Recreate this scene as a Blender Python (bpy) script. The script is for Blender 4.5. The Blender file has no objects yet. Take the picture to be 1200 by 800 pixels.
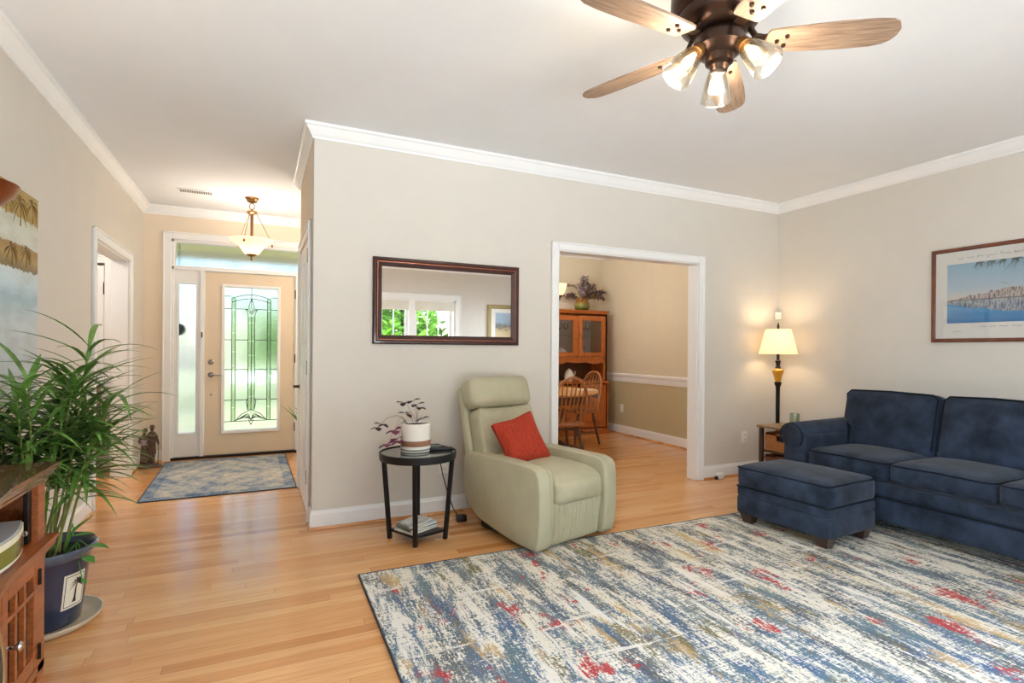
import bpy, bmesh, math, random
from mathutils import Vector, Matrix, noise as mnoise
R = math.radians
PI = math.pi
random.seed(7)
C = bpy.context.scene.collection
SC = bpy.context.scene

# ------------------------------------------------------------------ camera, world, lights, exposure
CAM_Z = 1.22
YAW, ROLL = R(25.149), R(0.412)
F_PX, CY = 627.99, 409.73


def make_camera():
    s, c = math.sin(YAW), math.cos(YAW)
    fwd, right, up = Vector((s, c, 0)), Vector((c, -s, 0)), Vector((0, 0, 1))
    r2 = right * math.cos(ROLL) + up * math.sin(ROLL)
    u2 = up * math.cos(ROLL) - right * math.sin(ROLL)
    m = Matrix((r2, u2, -fwd)).transposed().to_4x4()
    m.translation = Vector((0, 0, CAM_Z))
    cd = bpy.data.cameras.new('camera')
    cd.sensor_width = 36
    cd.lens = F_PX / 1200 * 36
    cd.shift_y = (CY - 400) / 1200
    cd.clip_start = 0.05
    cd.clip_end = 200
    o = bpy.data.objects.new('camera', cd)
    o.matrix_world = m
    C.objects.link(o)
    SC.camera = o


make_camera()
SC.view_settings.view_transform = 'Standard'
SC.view_settings.look = 'None'
SC.view_settings.gamma = 1
SC.view_settings.use_curve_mapping = False
SC.view_settings.exposure = 0.46
try:
    SC.cycles.max_bounces = 12
    SC.cycles.diffuse_bounces = 6
    SC.cycles.glossy_bounces = 5
    SC.cycles.transmission_bounces = 10
    SC.cycles.transparent_max_bounces = 16
    SC.cycles.sample_clamp_indirect = 6
    SC.cycles.use_denoising = True
except Exception:
    pass

W = bpy.data.worlds.new('world')
SC.world = W
W.use_nodes = True
wn = W.node_tree
sky = wn.nodes.new('ShaderNodeTexSky')
sky.sky_type = 'NISHITA'
sky.sun_disc = False
sky.sun_elevation = R(48)
sky.sun_rotation = R(120)
bgn = wn.nodes['Background']
bgn.inputs['Strength'].default_value = 0.34
wn.links.new(sky.outputs['Color'], bgn.inputs['Color'])


def area(name, loc, target, sx, sy, watts, col=(1, 1, 1)):
    l = bpy.data.lights.new(name, 'AREA')
    l.shape = 'RECTANGLE'
    l.size, l.size_y = sx, sy
    l.energy = watts
    l.color = col
    o = bpy.data.objects.new(name, l)
    o.location = loc
    d = Vector(target) - Vector(loc)
    o.rotation_euler = d.to_track_quat('-Z', 'Y').to_euler()
    C.objects.link(o)
    return o


def bulb(name, loc, watts, col, r=0.03, parent=None):
    l = bpy.data.lights.new(name, 'POINT')
    l.energy = watts
    l.color = col
    l.shadow_soft_size = r
    o = bpy.data.objects.new(name, l)
    o.location = loc
    if parent:
        o.parent = parent
    C.objects.link(o)
    return o


WARM = (1.0, 0.72, 0.42)
SOFT = (1.0, 0.86, 0.68)
DAY = (0.70, 0.865, 1.0)
# area lamps: daylight by the rear windows, plus fill lamps added outside
area('daylight_rear', (0.7, -4.6, 3.9), (1.8, 2.2, 0.9), 6.5, 2.6, 1350, DAY)
area('ceiling_fill_light', (1.6, -3.4, -0.2), (1.8, 1.6, 2.7), 6.0, 1.6, 1050, (0.74, 0.88, 1.0))  # added fill lamp, low outside the rear windows, aimed up at the ceiling
area('side_fill_right', (7.0, -0.7, 2.6), (2.6, 0.6, 1.0), 3.0, 2.2, 850, DAY)  # added fill lamp behind the unseen right window, brightens the left wall
area('side_fill_left', (-3.6, -0.7, 2.4), (2.6, 1.0, 1.4), 3.0, 2.2, 560, DAY)  # added fill lamp behind the unseen left window, brightens the right wall
sun = bpy.data.lights.new('sun', 'SUN')
sun.energy = 4.2
sun.angle = R(2)
sun.color = (1.0, 0.95, 0.86)
sun_o = bpy.data.objects.new('sun', sun)
sun_o.rotation_euler = (R(-24), R(10), 0)      # high sun on the front side of the house; the roof and porch keep it out of the rooms
C.objects.link(sun_o)
bulb('foyer_fill_light', (1.15, 6.0, 2.0), 20, (1.0, 0.95, 0.88), 0.12)     # fill lamp added out of view to brighten the hall walls
bulb('side_room_fill_light', (-2.1, 5.5, 2.55), 30, (1.0, 0.94, 0.86), 0.1)  # added lamp without a fixture, lifts the dark side room

# ------------------------------------------------------------------ material helpers


def lin(c):
    def f(v):
        v = v / 255.0
        return v / 12.92 if v <= 0.04045 else ((v + 0.055) / 1.055) ** 2.4
    return (f(c[0]), f(c[1]), f(c[2]), 1.0)


class NT:
    def __init__(self, m):
        m.use_nodes = True
        self.t = m.node_tree
        self.b = self.t.nodes.get('Principled BSDF')

    def n(self, typ, **kw):
        nd = self.t.nodes.new(typ)
        for k, v in kw.items():
            if k.startswith('i_'):
                nd.inputs[k[2:].replace('_', ' ')].default_value = v
            else:
                setattr(nd, k, v)
        return nd

    def l(self, a, b):
        self.t.links.new(a, b)

    def math(self, op, a, b=None, c=None):
        nd = self.t.nodes.new('ShaderNodeMath')
        nd.operation = op
        for i, v in enumerate((a, b, c)):
            if v is None:
                continue
            if isinstance(v, (int, float)):
                nd.inputs[i].default_value = v
            else:
                self.l(v, nd.inputs[i])
        return nd.outputs[0]

    def mix(self, fac, a, b, blend='MIX'):
        nd = self.t.nodes.new('ShaderNodeMix')
        nd.data_type = 'RGBA'
        nd.blend_type = blend
        for idx, v in ((0, fac), (6, a), (7, b)):
            if isinstance(v, (int, float)):
                nd.inputs[idx].default_value = v
            elif isinstance(v, tuple):
                nd.inputs[idx].default_value = v
            else:
                self.l(v, nd.inputs[idx])
        return nd.outputs[2]

    def ramp(self, fac, stops, interp='LINEAR'):
        nd = self.t.nodes.new('ShaderNodeValToRGB')
        cr = nd.color_ramp
        cr.interpolation = interp
        while len(cr.elements) > 1:
            cr.elements.remove(cr.elements[-1])
        cr.elements[0].position = stops[0][0]
        cr.elements[0].color = stops[0][1]
        for p, c in stops[1:]:
            e = cr.elements.new(p)
            e.color = c
        self.l(fac, nd.inputs[0])
        return nd.outputs[0]

    def coords(self, kind='Object', scale=(1, 1, 1), loc=(0, 0, 0)):
        tc = self.t.nodes.new('ShaderNodeTexCoord')
        mp = self.t.nodes.new('ShaderNodeMapping')
        mp.inputs['Scale'].default_value = scale
        mp.inputs['Location'].default_value = loc
        self.l(tc.outputs[kind], mp.inputs['Vector'])
        return mp.outputs[0]

    def noise(self, vec, scale, detail=3, rough=0.55):
        nd = self.t.nodes.new('ShaderNodeTexNoise')
        nd.inputs['Scale'].default_value = scale
        nd.inputs['Detail'].default_value = detail
        nd.inputs['Roughness'].default_value = rough
        if vec is not None:
            self.l(vec, nd.inputs['Vector'])
        return nd.outputs['Fac']

    def bump(self, h, strength=0.2, dist=0.01):
        nd = self.t.nodes.new('ShaderNodeBump')
        nd.inputs['Strength'].default_value = strength
        nd.inputs['Distance'].default_value = dist
        self.l(h, nd.inputs['Height'])
        self.l(nd.outputs[0], self.b.inputs['Normal'])


def pm(name, col, rough=0.5, metal=0.0, var=0.08, vscale=(6, 6, 6), bump=0.0, bscale=80, coat=0.0, spec=0.5, sheen=0.0):
    """plain procedural paint / metal / cloth: a base colour with a slight noise variation and an optional bump"""
    m = bpy.data.materials.new(name)
    t = NT(m)
    v = t.coords('Object', vscale)
    f = t.noise(v, 1.0, 4)
    c = lin(col)
    lo = tuple(x * (1 - var) for x in c[:3]) + (1,)
    hi = tuple(min(1, x * (1 + var)) for x in c[:3]) + (1,)
    t.l(t.ramp(f, [(0.3, lo), (0.7, hi)]), t.b.inputs['Base Color'])
    t.b.inputs['Roughness'].default_value = rough
    t.b.inputs['Metallic'].default_value = metal
    t.b.inputs['Specular IOR Level'].default_value = spec
    t.b.inputs['Coat Weight'].default_value = coat
    if sheen:
        t.b.inputs['Sheen Weight'].default_value = sheen
    if bump:
        t.bump(t.noise(t.coords('Object'), bscale, 3), bump, 0.004)
    return m


def wood(name, c1, c2, grain=(1, 14, 14), rough=0.35, coat=0.2, axis_scale=4):
    m = bpy.data.materials.new(name)
    t = NT(m)
    v = t.coords('Object', grain)
    f = t.noise(v, axis_scale, 6, 0.65)
    t.l(t.ramp(f, [(0.32, lin(c1)), (0.68, lin(c2))]), t.b.inputs['Base Color'])
    t.b.inputs['Roughness'].default_value = rough
    t.b.inputs['Coat Weight'].default_value = coat
    t.bump(f, 0.06, 0.003)
    return m


def emis(name, col, strength):
    m = bpy.data.materials.new(name)
    t = NT(m)
    t.b.inputs['Base Color'].default_value = lin(col)
    t.b.inputs['Emission Color'].default_value = lin(col)
    t.b.inputs['Emission Strength'].default_value = strength
    return m


def clear_glass(name, tint=(255, 255, 255), gloss=0.08, rough=0.02):
    m = bpy.data.materials.new(name)
    t = NT(m)
    out = t.t.nodes['Material Output']
    tr = t.n('ShaderNodeBsdfTransparent')
    tr.inputs[0].default_value = lin(tint)
    gl = t.n('ShaderNodeBsdfGlossy')
    gl.inputs['Roughness'].default_value = rough
    fr = t.n('ShaderNodeFresnel')
    fr.inputs[0].default_value = 1.45
    fac = t.math('ADD', t.math('MULTIPLY', fr.outputs[0], 0.8), gloss * 0.3)
    mx = t.n('ShaderNodeMixShader')
    t.l(fac, mx.inputs[0])
    t.l(tr.outputs[0], mx.inputs[1])
    t.l(gl.outputs[0], mx.inputs[2])
    t.l(mx.outputs[0], out.inputs[0])
    return m


def frosted_glass(name, tint, rough, bump=0.5, bscale=120, trans=0.25):
    """textured privacy glass: light goes through, the view behind is broken up"""
    m = bpy.data.materials.new(name)
    t = NT(m)
    out = t.t.nodes['Material Output']
    rf = t.n('ShaderNodeBsdfRefraction')
    rf.inputs['Color'].default_value = lin(tint)
    rf.inputs['Roughness'].default_value = rough
    rf.inputs['IOR'].default_value = 1.12
    tr = t.n('ShaderNodeBsdfTransparent')
    tr.inputs[0].default_value = lin(tint)
    gl = t.n('ShaderNodeBsdfGlossy')
    gl.inputs['Roughness'].default_value = 0.08
    v = t.coords('Object')
    h = t.noise(v, bscale, 2)
    bp = t.n('ShaderNodeBump')
    bp.inputs['Strength'].default_value = bump
    bp.inputs['Distance'].default_value = 0.01
    t.l(h, bp.inputs['Height'])
    t.l(bp.outputs[0], rf.inputs['Normal'])
    m1 = t.n('ShaderNodeMixShader')
    m1.inputs[0].default_value = trans
    t.l(rf.outputs[0], m1.inputs[1])
    t.l(tr.outputs[0], m1.inputs[2])
    m2 = t.n('ShaderNodeMixShader')
    m2.inputs[0].default_value = 0.05
    t.l(m1.outputs[0], m2.inputs[1])
    t.l(gl.outputs[0], m2.inputs[2])
    t.l(m2.outputs[0], out.inputs[0])
    return m


def shade_glass(name, col, glow, strength, trans=0.5):
    """a lampshade of frosted glass or cloth that glows because its bulb is lit"""
    m = bpy.data.materials.new(name)
    t = NT(m)
    out = t.t.nodes['Material Output']
    d = t.n('ShaderNodeBsdfTranslucent')
    d.inputs[0].default_value = lin(col)
    df = t.n('ShaderNodeBsdfDiffuse')
    df.inputs[0].default_value = lin(col)
    mx = t.n('ShaderNodeMixShader')
    mx.inputs[0].default_value = trans
    t.l(df.outputs[0], mx.inputs[1])
    t.l(d.outputs[0], mx.inputs[2])
    em = t.n('ShaderNodeEmission')
    em.inputs[0].default_value = lin(glow)
    em.inputs[1].default_value = strength
    ad = t.n('ShaderNodeAddShader')
    t.l(mx.outputs[0], ad.inputs[0])
    t.l(em.outputs[0], ad.inputs[1])
    t.l(ad.outputs[0], out.inputs[0])
    return m


# ------------------------------------------------------------------ floor and rug materials
def floor_material():
    m = bpy.data.materials.new('oak_strip_floor')
    t = NT(m)
    g = t.n('ShaderNodeNewGeometry')
    sp = t.n('ShaderNodeSeparateXYZ')
    t.l(g.outputs['Position'], sp.inputs[0])
    x, y = sp.outputs[0], sp.outputs[1]
    bw = 0.062
    yi = t.math('FLOOR', t.math('DIVIDE', y, bw))
    w1 = t.n('ShaderNodeTexWhiteNoise', noise_dimensions='1D')
    t.l(yi, w1.inputs['W'])
    xo = t.math('ADD', x, t.math('MULTIPLY', w1.outputs['Value'], 3.1))
    xi = t.math('FLOOR', t.math('DIVIDE', xo, 1.15))
    w2 = t.n('ShaderNodeTexWhiteNoise', noise_dimensions='2D')
    cb = t.n('ShaderNodeCombineXYZ')
    t.l(xi, cb.inputs[0])
    t.l(yi, cb.inputs[1])
    t.l(cb.outputs[0], w2.inputs['Vector'])
    base = t.ramp(w2.outputs['Value'], [(0.0, lin((194, 128, 72))), (0.10, lin((214, 154, 96))), (0.5, lin((224, 167, 109))),
                                         (0.88, lin((230, 177, 120))), (1.0, lin((208, 143, 84)))])
    cb2 = t.n('ShaderNodeCombineXYZ')
    t.l(t.math('ADD', t.math('MULTIPLY', x, 3.0), t.math('MULTIPLY', w2.outputs['Value'], 40)), cb2.inputs[0])
    t.l(t.math('MULTIPLY', y, 55.0), cb2.inputs[1])
    gr = t.noise(cb2.outputs[0], 1.0, 5, 0.65)
    grain = t.ramp(gr, [(0.3, (0.72, 0.64, 0.56, 1)), (0.55, (1, 1, 1, 1))])
    col = t.mix(0.7, base, grain, 'MULTIPLY')
    fy = t.math('FRACT', t.math('DIVIDE', y, bw))
    fx = t.math('FRACT', t.math('DIVIDE', xo, 1.15))
    gap = t.math('MAXIMUM', t.math('LESS_THAN', fy, 0.028), t.math('LESS_THAN', fx, 0.0022))
    col = t.mix(t.math('MULTIPLY', gap, 0.55), col, lin((120, 66, 28)))
    t.l(col, t.b.inputs['Base Color'])
    rr = t.math('ADD', t.math('MULTIPLY', gr, 0.10), 0.17)
    t.l(rr, t.b.inputs['Roughness'])
    t.b.inputs['Specular IOR Level'].default_value = 0.5
    t.b.inputs['Coat Weight'].default_value = 0.25
    t.b.inputs['Coat Roughness'].default_value = 0.12
    hb = t.math('SUBTRACT', t.math('MULTIPLY', gr, 0.25), gap)
    t.bump(hb, 0.05, 0.002)
    return m


def rug_material():
    m = bpy.data.materials.new('abstract_streaked_rug')
    t = NT(m)
    tc = t.n('ShaderNodeTexCoord')
    P = tc.outputs['Object']

    def mp(scale, loc=(0, 0, 0)):
        k = t.n('ShaderNodeMapping')
        k.inputs['Scale'].default_value = scale
        k.inputs['Location'].default_value = loc
        t.l(P, k.inputs[0])
        return k.outputs[0]
    cream, white = lin((214, 204, 182)), lin((226, 222, 214))
    navy, blue = lin((56, 64, 80)), lin((28, 84, 136))
    slate, teal = lin((104, 114, 116)), lin((70, 106, 122))
    red, mus, olive = lin((176, 62, 62)), lin((190, 158, 104)), lin((116, 106, 72))
    sp = t.n('ShaderNodeSeparateXYZ')
    t.l(P, sp.inputs[0])
    X, Y = sp.outputs[0], sp.outputs[1]
    # woven look: short threads along the length, broken by cross threads
    s1 = t.noise(mp((80, 14, 1)), 1.0, 3, 0.7)
    s2 = t.noise(mp((120, 60, 1), (3, 9, 0)), 1.0, 2, 0.7)
    s3 = t.noise(mp((9, 130, 1), (1, 2, 0)), 1.0, 2, 0.6)
    s4 = t.noise(mp((26, 3.0, 1), (8, 4, 0)), 1.0, 3, 0.65)
    fine = t.math('ADD', t.math('ADD', t.math('MULTIPLY', s1, 0.30), t.math('MULTIPLY', s2, 0.31)), t.math('ADD', t.math('MULTIPLY', s3, 0.19), t.math('MULTIPLY', s4, 0.20)))

    def blob(scale, loc, lo, hi, detail=4):
        f = t.noise(mp(scale, loc), 1.0, detail, 0.65)
        r = t.n('ShaderNodeMapRange')
        r.inputs['From Min'].default_value = lo
        r.inputs['From Max'].default_value = hi
        t.l(f, r.inputs['Value'])
        return r.outputs[0]

    def cover(big, lo=0.62, hi=0.40, w=0.030):
        th = t.math('ADD', t.math('MULTIPLY', big, hi - lo), lo)
        d = t.math('SUBTRACT', fine, th)
        r = t.n('ShaderNodeMapRange')
        r.inputs['From Min'].default_value = -w
        r.inputs['From Max'].default_value = w
        t.l(d, r.inputs['Value'])
        return r.outputs[0]
    near = t.n('ShaderNodeMapRange')          # nearer the left front corner the dye is bluer and the ground whiter
    near.inputs['From Min'].default_value = 1.1
    near.inputs['From Max'].default_value = -0.6
    t.l(t.math('ADD', Y, t.math('MULTIPLY', X, 0.45)), near.inputs['Value'])
    base = t.mix(t.math('ADD', t.math('MULTIPLY', near.outputs[0], 0.5), t.math('MULTIPLY', blob((5, 1.6, 1), (5, 1, 0), 0.38, 0.6), 0.5)), cream, white)
    b1 = blob((9, 1.7, 1), (0, 0, 0), 0.33, 0.63)
    b1 = t.math('ADD', b1, t.math('MULTIPLY', near.outputs[0], 0.14))
    c1 = cover(b1, 0.59, 0.44)
    darkcol = t.mix(blob((8, 2.2, 1), (7, 3, 0), 0.42, 0.58), slate, navy)
    bluefac = t.math('MULTIPLY', near.outputs[0], blob((4.5, 1.8, 1), (2, 8, 0), 0.40, 0.52))
    darkcol = t.mix(bluefac, darkcol, t.mix(blob((9, 4, 1), (9, 2, 0), 0.4, 0.6), blue, teal))
    col = t.mix(t.math('MULTIPLY', c1, 0.92), base, darkcol)
    col = t.mix(t.math('MULTIPLY', cover(blob((6.5, 1.5, 1), (11, 5, 0), 0.53, 0.66), 0.63, 0.45), 0.8), col, mus)
    col = t.mix(t.math('MULTIPLY', cover(blob((7, 2.0, 1), (21, 4, 0), 0.55, 0.66), 0.63, 0.46), 0.85), col, olive)
    col = t.mix(t.math('MULTIPLY', cover(blob((4.6, 2.6, 1), (31, 13, 0), 0.555, 0.65), 0.64, 0.45), 0.9), col, red)
    col = t.mix(t.math('MULTIPLY', cover(blob((11, 1.2, 1), (41, 3, 0), 0.55, 0.66), 0.64, 0.44), 0.9), col, white)
    col = t.mix(t.math('MULTIPLY', cover(blob((1.3, 14, 1), (51, 3, 0), 0.60, 0.68), 0.62, 0.44), 0.85), col, white)
    t.l(col, t.b.inputs['Base Color'])
    t.b.inputs['Roughness'].default_value = 0.95
    t.b.inputs['Specular IOR Level'].default_value = 0.1
    t.bump(s2, 0.3, 0.004)
    return m


def entry_rug_material():
    m = bpy.data.materials.new('faded_medallion_rug')
    t = NT(m)
    tc = t.n('ShaderNodeTexCoord')
    sp = t.n('ShaderNodeSeparateXYZ')
    t.l(tc.outputs['Object'], sp.inputs[0])
    x, y = sp.outputs[0], sp.outputs[1]
    ax, ay = t.math('ABSOLUTE', x), t.math('ABSOLUTE', y)
    k = t.n('ShaderNodeMapping')
    k.inputs['Scale'].default_value = (1, 1, 1)
    t.l(tc.outputs['Object'], k.inputs[0])
    n1 = t.noise(k.outputs[0], 3.0, 4, 0.6)
    n2 = t.noise(k.outputs[0], 110.0, 2, 0.7)
    n3 = t.noise(k.outputs[0], 16.0, 5, 0.75)
    d = t.math('ADD', t.math('DIVIDE', ax, 0.42), t.math('DIVIDE', ay, 0.62))
    d = t.math('ADD', d, t.math('MULTIPLY', n2, 0.12))
    ring = t.math('SINE', t.math('MULTIPLY', d, 13.0))
    edge = t.math('MAXIMUM', t.math('DIVIDE', ax, 0.57), t.math('DIVIDE', ay, 0.825))
    f = t.math('ADD', t.math('MULTIPLY', ring, 0.020), t.math('ADD', t.math('ADD', t.math('MULTIPLY', n1, 0.34), t.math('MULTIPLY', n3, 0.34)), t.math('MULTIPLY', n2, 0.42)))
    f = t.math('ADD', f, t.math('MULTIPLY', t.math('GREATER_THAN', edge, 0.86), -0.05))
    col = t.ramp(f, [(0.42, lin((72, 92, 122))), (0.49, lin((116, 136, 160))), (0.54, lin((166, 168, 168))),
                     (0.60, lin((190, 184, 170))), (0.68, lin((214, 208, 196)))])
    t.l(col, t.b.inputs['Base Color'])
    t.b.inputs['Roughness'].default_value = 0.95
    t.b.inputs['Specular IOR Level'].default_value = 0.1
    t.bump(n2, 0.3, 0.003)
    return m


M = {}
M['wall'] = pm('greige_wall_paint', (216, 210, 201), 0.75, var=0.015, bump=0.03, bscale=160)
M['hall_wall'] = pm('warm_lit_hall_paint', (230, 214, 192), 0.75, var=0.015, bump=0.03, bscale=160)  # warm lamp light of the hall is mixed into this wall colour
M['dining_up'] = pm('cream_dining_paint', (224, 213, 188), 0.75, var=0.015)
M['dining_low'] = pm('khaki_dining_paint', (194, 180, 144), 0.75, var=0.015)
M['ceiling'] = pm('white_ceiling_paint', (230, 232, 234), 0.85, var=0.01)
M['trim'] = pm('white_gloss_trim', (240, 240, 240), 0.35, var=0.01)
M['door_tan'] = pm('tan_door_paint', (222, 205, 180), 0.45, var=0.015)
M['floor'] = floor_material()
M['rug'] = rug_material()
M['entry_rug'] = entry_rug_material()
M['rug_edge'] = pm('navy_rug_binding', (58, 66, 82), 0.95)
M['leather'] = pm('pale_sage_leather', (180, 174, 146), 0.42, var=0.05, vscale=(9, 9, 9), bump=0.12, bscale=220)
M['red_cloth'] = pm('rust_red_weave', (166, 58, 40), 0.9, var=0.22, vscale=(90, 90, 30), bump=0.4, bscale=260, spec=0.2)
M['navy'] = pm('navy_suede', (39, 49, 66), 0.85, var=0.6, vscale=(7, 7, 7), bump=0.1, bscale=90, spec=0.2, sheen=0.10)
M['navy_dark'] = pm('navy_piping', (20, 26, 36), 0.85, spec=0.2)
M['dark_wood'] = wood('espresso_wood', (44, 28, 20), (70, 44, 30))
M['console'] = wood('amber_oak', (120, 58, 24), (172, 94, 46), (14, 1.5, 14), 0.35, 0.3)
M['console_top'] = wood('walnut_top', (74, 48, 32), (110, 74, 52), (14, 1.5, 14), 0.25, 0.6)
M['hutch'] = wood('honey_oak', (150, 74, 24), (198, 112, 44), (14, 14, 1.5), 0.35, 0.3)
M['hutch_dark'] = wood('hutch_interior', (92, 52, 26), (122, 74, 40), (14, 14, 1.5), 0.5, 0)
M['chair_wood'] = wood('windsor_oak', (132, 74, 34), (182, 114, 62), (12, 12, 2), 0.35, 0.3)
M['chair_dark'] = wood('windsor_dark', (70, 40, 24), (104, 62, 38), (12, 12, 2), 0.35, 0.3)
M['table_wood'] = wood('light_oak_top', (196, 142, 84), (222, 172, 112), (2, 12, 12), 0.3, 0.3)
M['mahog'] = wood('mahogany_frame', (46, 19, 15), (68, 28, 22), (3, 3, 3), 0.35, 0.15)
M['copper_line'] = pm('copper_bead', (164, 96, 72), 0.35, 0.6)
M['frame_brown'] = wood('brown_frame', (92, 46, 30), (124, 66, 42), (3, 3, 3), 0.35, 0.3)
M['gold_frame'] = pm('olive_gold_frame', (160, 140, 92), 0.45, 0.4)
M['blade'] = wood('weathered_oak_blade', (104, 84, 70), (158, 132, 110), (2.0, 22, 22), 0.55, 0.0)
M['bronze'] = pm('oil_rubbed_bronze', (70, 52, 44), 0.32, 0.85, var=0.2)
M['brass'] = pm('antique_brass', (150, 112, 72), 0.32, 0.85, var=0.15)
M['copper'] = pm('copper_bowl', (150, 84, 48), 0.3, 0.9, var=0.2)
M['black_metal'] = pm('black_metal', (32, 32, 34), 0.4, 0.4)
M['black'] = pm('black_plastic', (22, 22, 24), 0.4)
M['dark_iron'] = pm('dark_iron', (40, 34, 30), 0.4, 0.7)
M['nickel'] = pm('satin_nickel', (150, 146, 138), 0.3, 0.9)
M['chrome'] = pm('bright_chrome', (210, 212, 214), 0.15, 1.0)
M['white_plastic'] = pm('white_plastic', (238, 236, 230), 0.4, var=0.01)
M['white_cer'] = pm('ribbed_white_ceramic', (236, 230, 220), 0.5, var=0.03)
M['brown_band'] = pm('tan_glaze_band', (150, 104, 76), 0.5)
M['grey_band'] = pm('grey_glaze_band', (112, 118, 116), 0.5)
M['soil'] = pm('potting_soil', (46, 36, 28), 0.95, var=0.5, vscale=(60, 60, 60), bump=0.8, bscale=90)
M['blue_glaze'] = pm('navy_glazed_pot', (38, 46, 68), 0.22, var=0.35, vscale=(12, 12, 5), coat=0.5)
M['blue_rim'] = pm('slate_glazed_rim', (86, 96, 114), 0.25, var=0.3, vscale=(12, 12, 12), coat=0.5)
M['saucer'] = pm('cream_saucer', (206, 192, 168), 0.5)
M['emblem'] = pm('cream_plaque', (224, 214, 192), 0.5)
M['leaf'] = pm('narrow_green_leaf', (92, 132, 56), 0.4, var=0.6, vscale=(9, 9, 9))
M['leaf2'] = pm('broad_green_leaf', (74, 140, 52), 0.4, var=0.3, vscale=(18, 18, 18))
M['leaf_stem'] = pm('pale_green_stem', (134, 142, 74), 0.5, var=0.2)
M['purple'] = pm('dark_purple_leaf', (56, 30, 40), 0.5, var=0.2)
M['magenta'] = pm('magenta_leaf', (118, 32, 74), 0.5, var=0.2)
M['purple_stem'] = pm('tan_purple_stem', (150, 120, 100), 0.6)
M['mirror'] = pm('mirror_silver', (238, 240, 240), 0.0, 1.0, var=0.0)
M['dark_glass'] = pm('smoked_glass_top', (58, 60, 58), 0.06, 0.0, coat=0.6)
M['glass'] = clear_glass('clear_glass')
M['lamp_glass'] = clear_glass('clear_lamp_glass', (255, 252, 246), 0.10, 0.12)
M['tex_glass'] = frosted_glass('textured_privacy_glass', (240, 248, 244), 0.22, 0.35, 110, 0.12)
M['seed_glass'] = frosted_glass('seeded_side_glass', (232, 236, 240), 0.07, 0.35, 60, 0.25)
M['bevel_glass'] = frosted_glass('clear_bevelled_glass', (226, 236, 220), 0.02, 0.8, 30, 0.45)
M['lead'] = pm('lead_came', (72, 80, 84), 0.4, 0.6)
M['bronze_stat'] = pm('bronze_patina', (92, 72, 62), 0.4, 0.15, var=0.3, vscale=(30, 30, 30))
M['lilac'] = pm('lilac_flowers', (176, 160, 176), 0.7, var=0.5, vscale=(120, 120, 120))
M['dry_leaf'] = pm('dried_mauve_leaf', (112, 84, 88), 0.8, var=0.35, vscale=(20, 20, 20))
M['dry_olive'] = pm('dried_olive_leaf', (124, 104, 70), 0.8, var=0.35, vscale=(20, 20, 20))
M['dry_grey'] = pm('dried_lavender', (168, 150, 160), 0.8, var=0.3, vscale=(20, 20, 20))
M['wicker'] = wood('woven_wicker', (140, 82, 40), (196, 130, 74), (40, 40, 90), 0.7, 0, 3)
M['wicker_dark'] = wood('dark_wicker', (92, 48, 26), (132, 76, 44), (40, 40, 90), 0.7, 0, 3)
M['end_top'] = wood('worn_wood_top', (112, 84, 54), (150, 120, 80), (3, 14, 14), 0.3, 0.3)
M['candle'] = pm('sage_candle_glass', (150, 156, 128), 0.2, var=0.05, coat=0.5)
M['wax'] = pm('cream_wax', (226, 218, 188), 0.5)
M['amber'] = pm('amber_glass', (206, 140, 40), 0.12, var=0.15, coat=0.6)
M['shade'] = shade_glass('lit_linen_shade', (246, 234, 206), (255, 230, 184), 0.30, 0.6)
M['alabaster'] = shade_glass('lit_alabaster_bowl', (250, 236, 214), (255, 226, 184), 0.30, 0.6)
M['bulb'] = emis('lit_bulb', (255, 224, 170), 9)
M['paper'] = pm('white_paper', (236, 232, 222), 0.7, var=0.02)
M['brick'] = pm('red_grey_brick', (120, 92, 84), 0.9, var=0.3, vscale=(14, 14, 30))
M['concrete'] = pm('porch_concrete', (196, 188, 176), 0.9, var=0.08)
M['porch'] = pm('pale_yellow_porch_ceiling', (236, 230, 176), 0.8, var=0.03)
M['grass'] = pm('lawn_grass', (190, 190, 148), 0.95, var=0.3, vscale=(3, 3, 3))
M['tree_leaf'] = pm('sunlit_leaf', (120, 178, 62), 0.6, var=0.6, vscale=(2.5, 2.5, 2.5))
M['bark'] = pm('tree_bark', (92, 74, 58), 0.9, var=0.3)
M['cloth_white'] = pm('white_linen', (226, 222, 210), 0.85, var=0.03)
M['pinkbrown'] = pm('mauve_panel', (176, 156, 152), 0.6)
M['grey_plastic'] = pm('silver_grey_plastic', (170, 172, 174), 0.35, 0.2)
M['lcd'] = pm('olive_display', (110, 112, 44), 0.2)
M['vent_dark'] = pm('vent_slots', (120, 116, 110), 0.7)

# ------------------------------------------------------------------ mesh helpers


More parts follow.
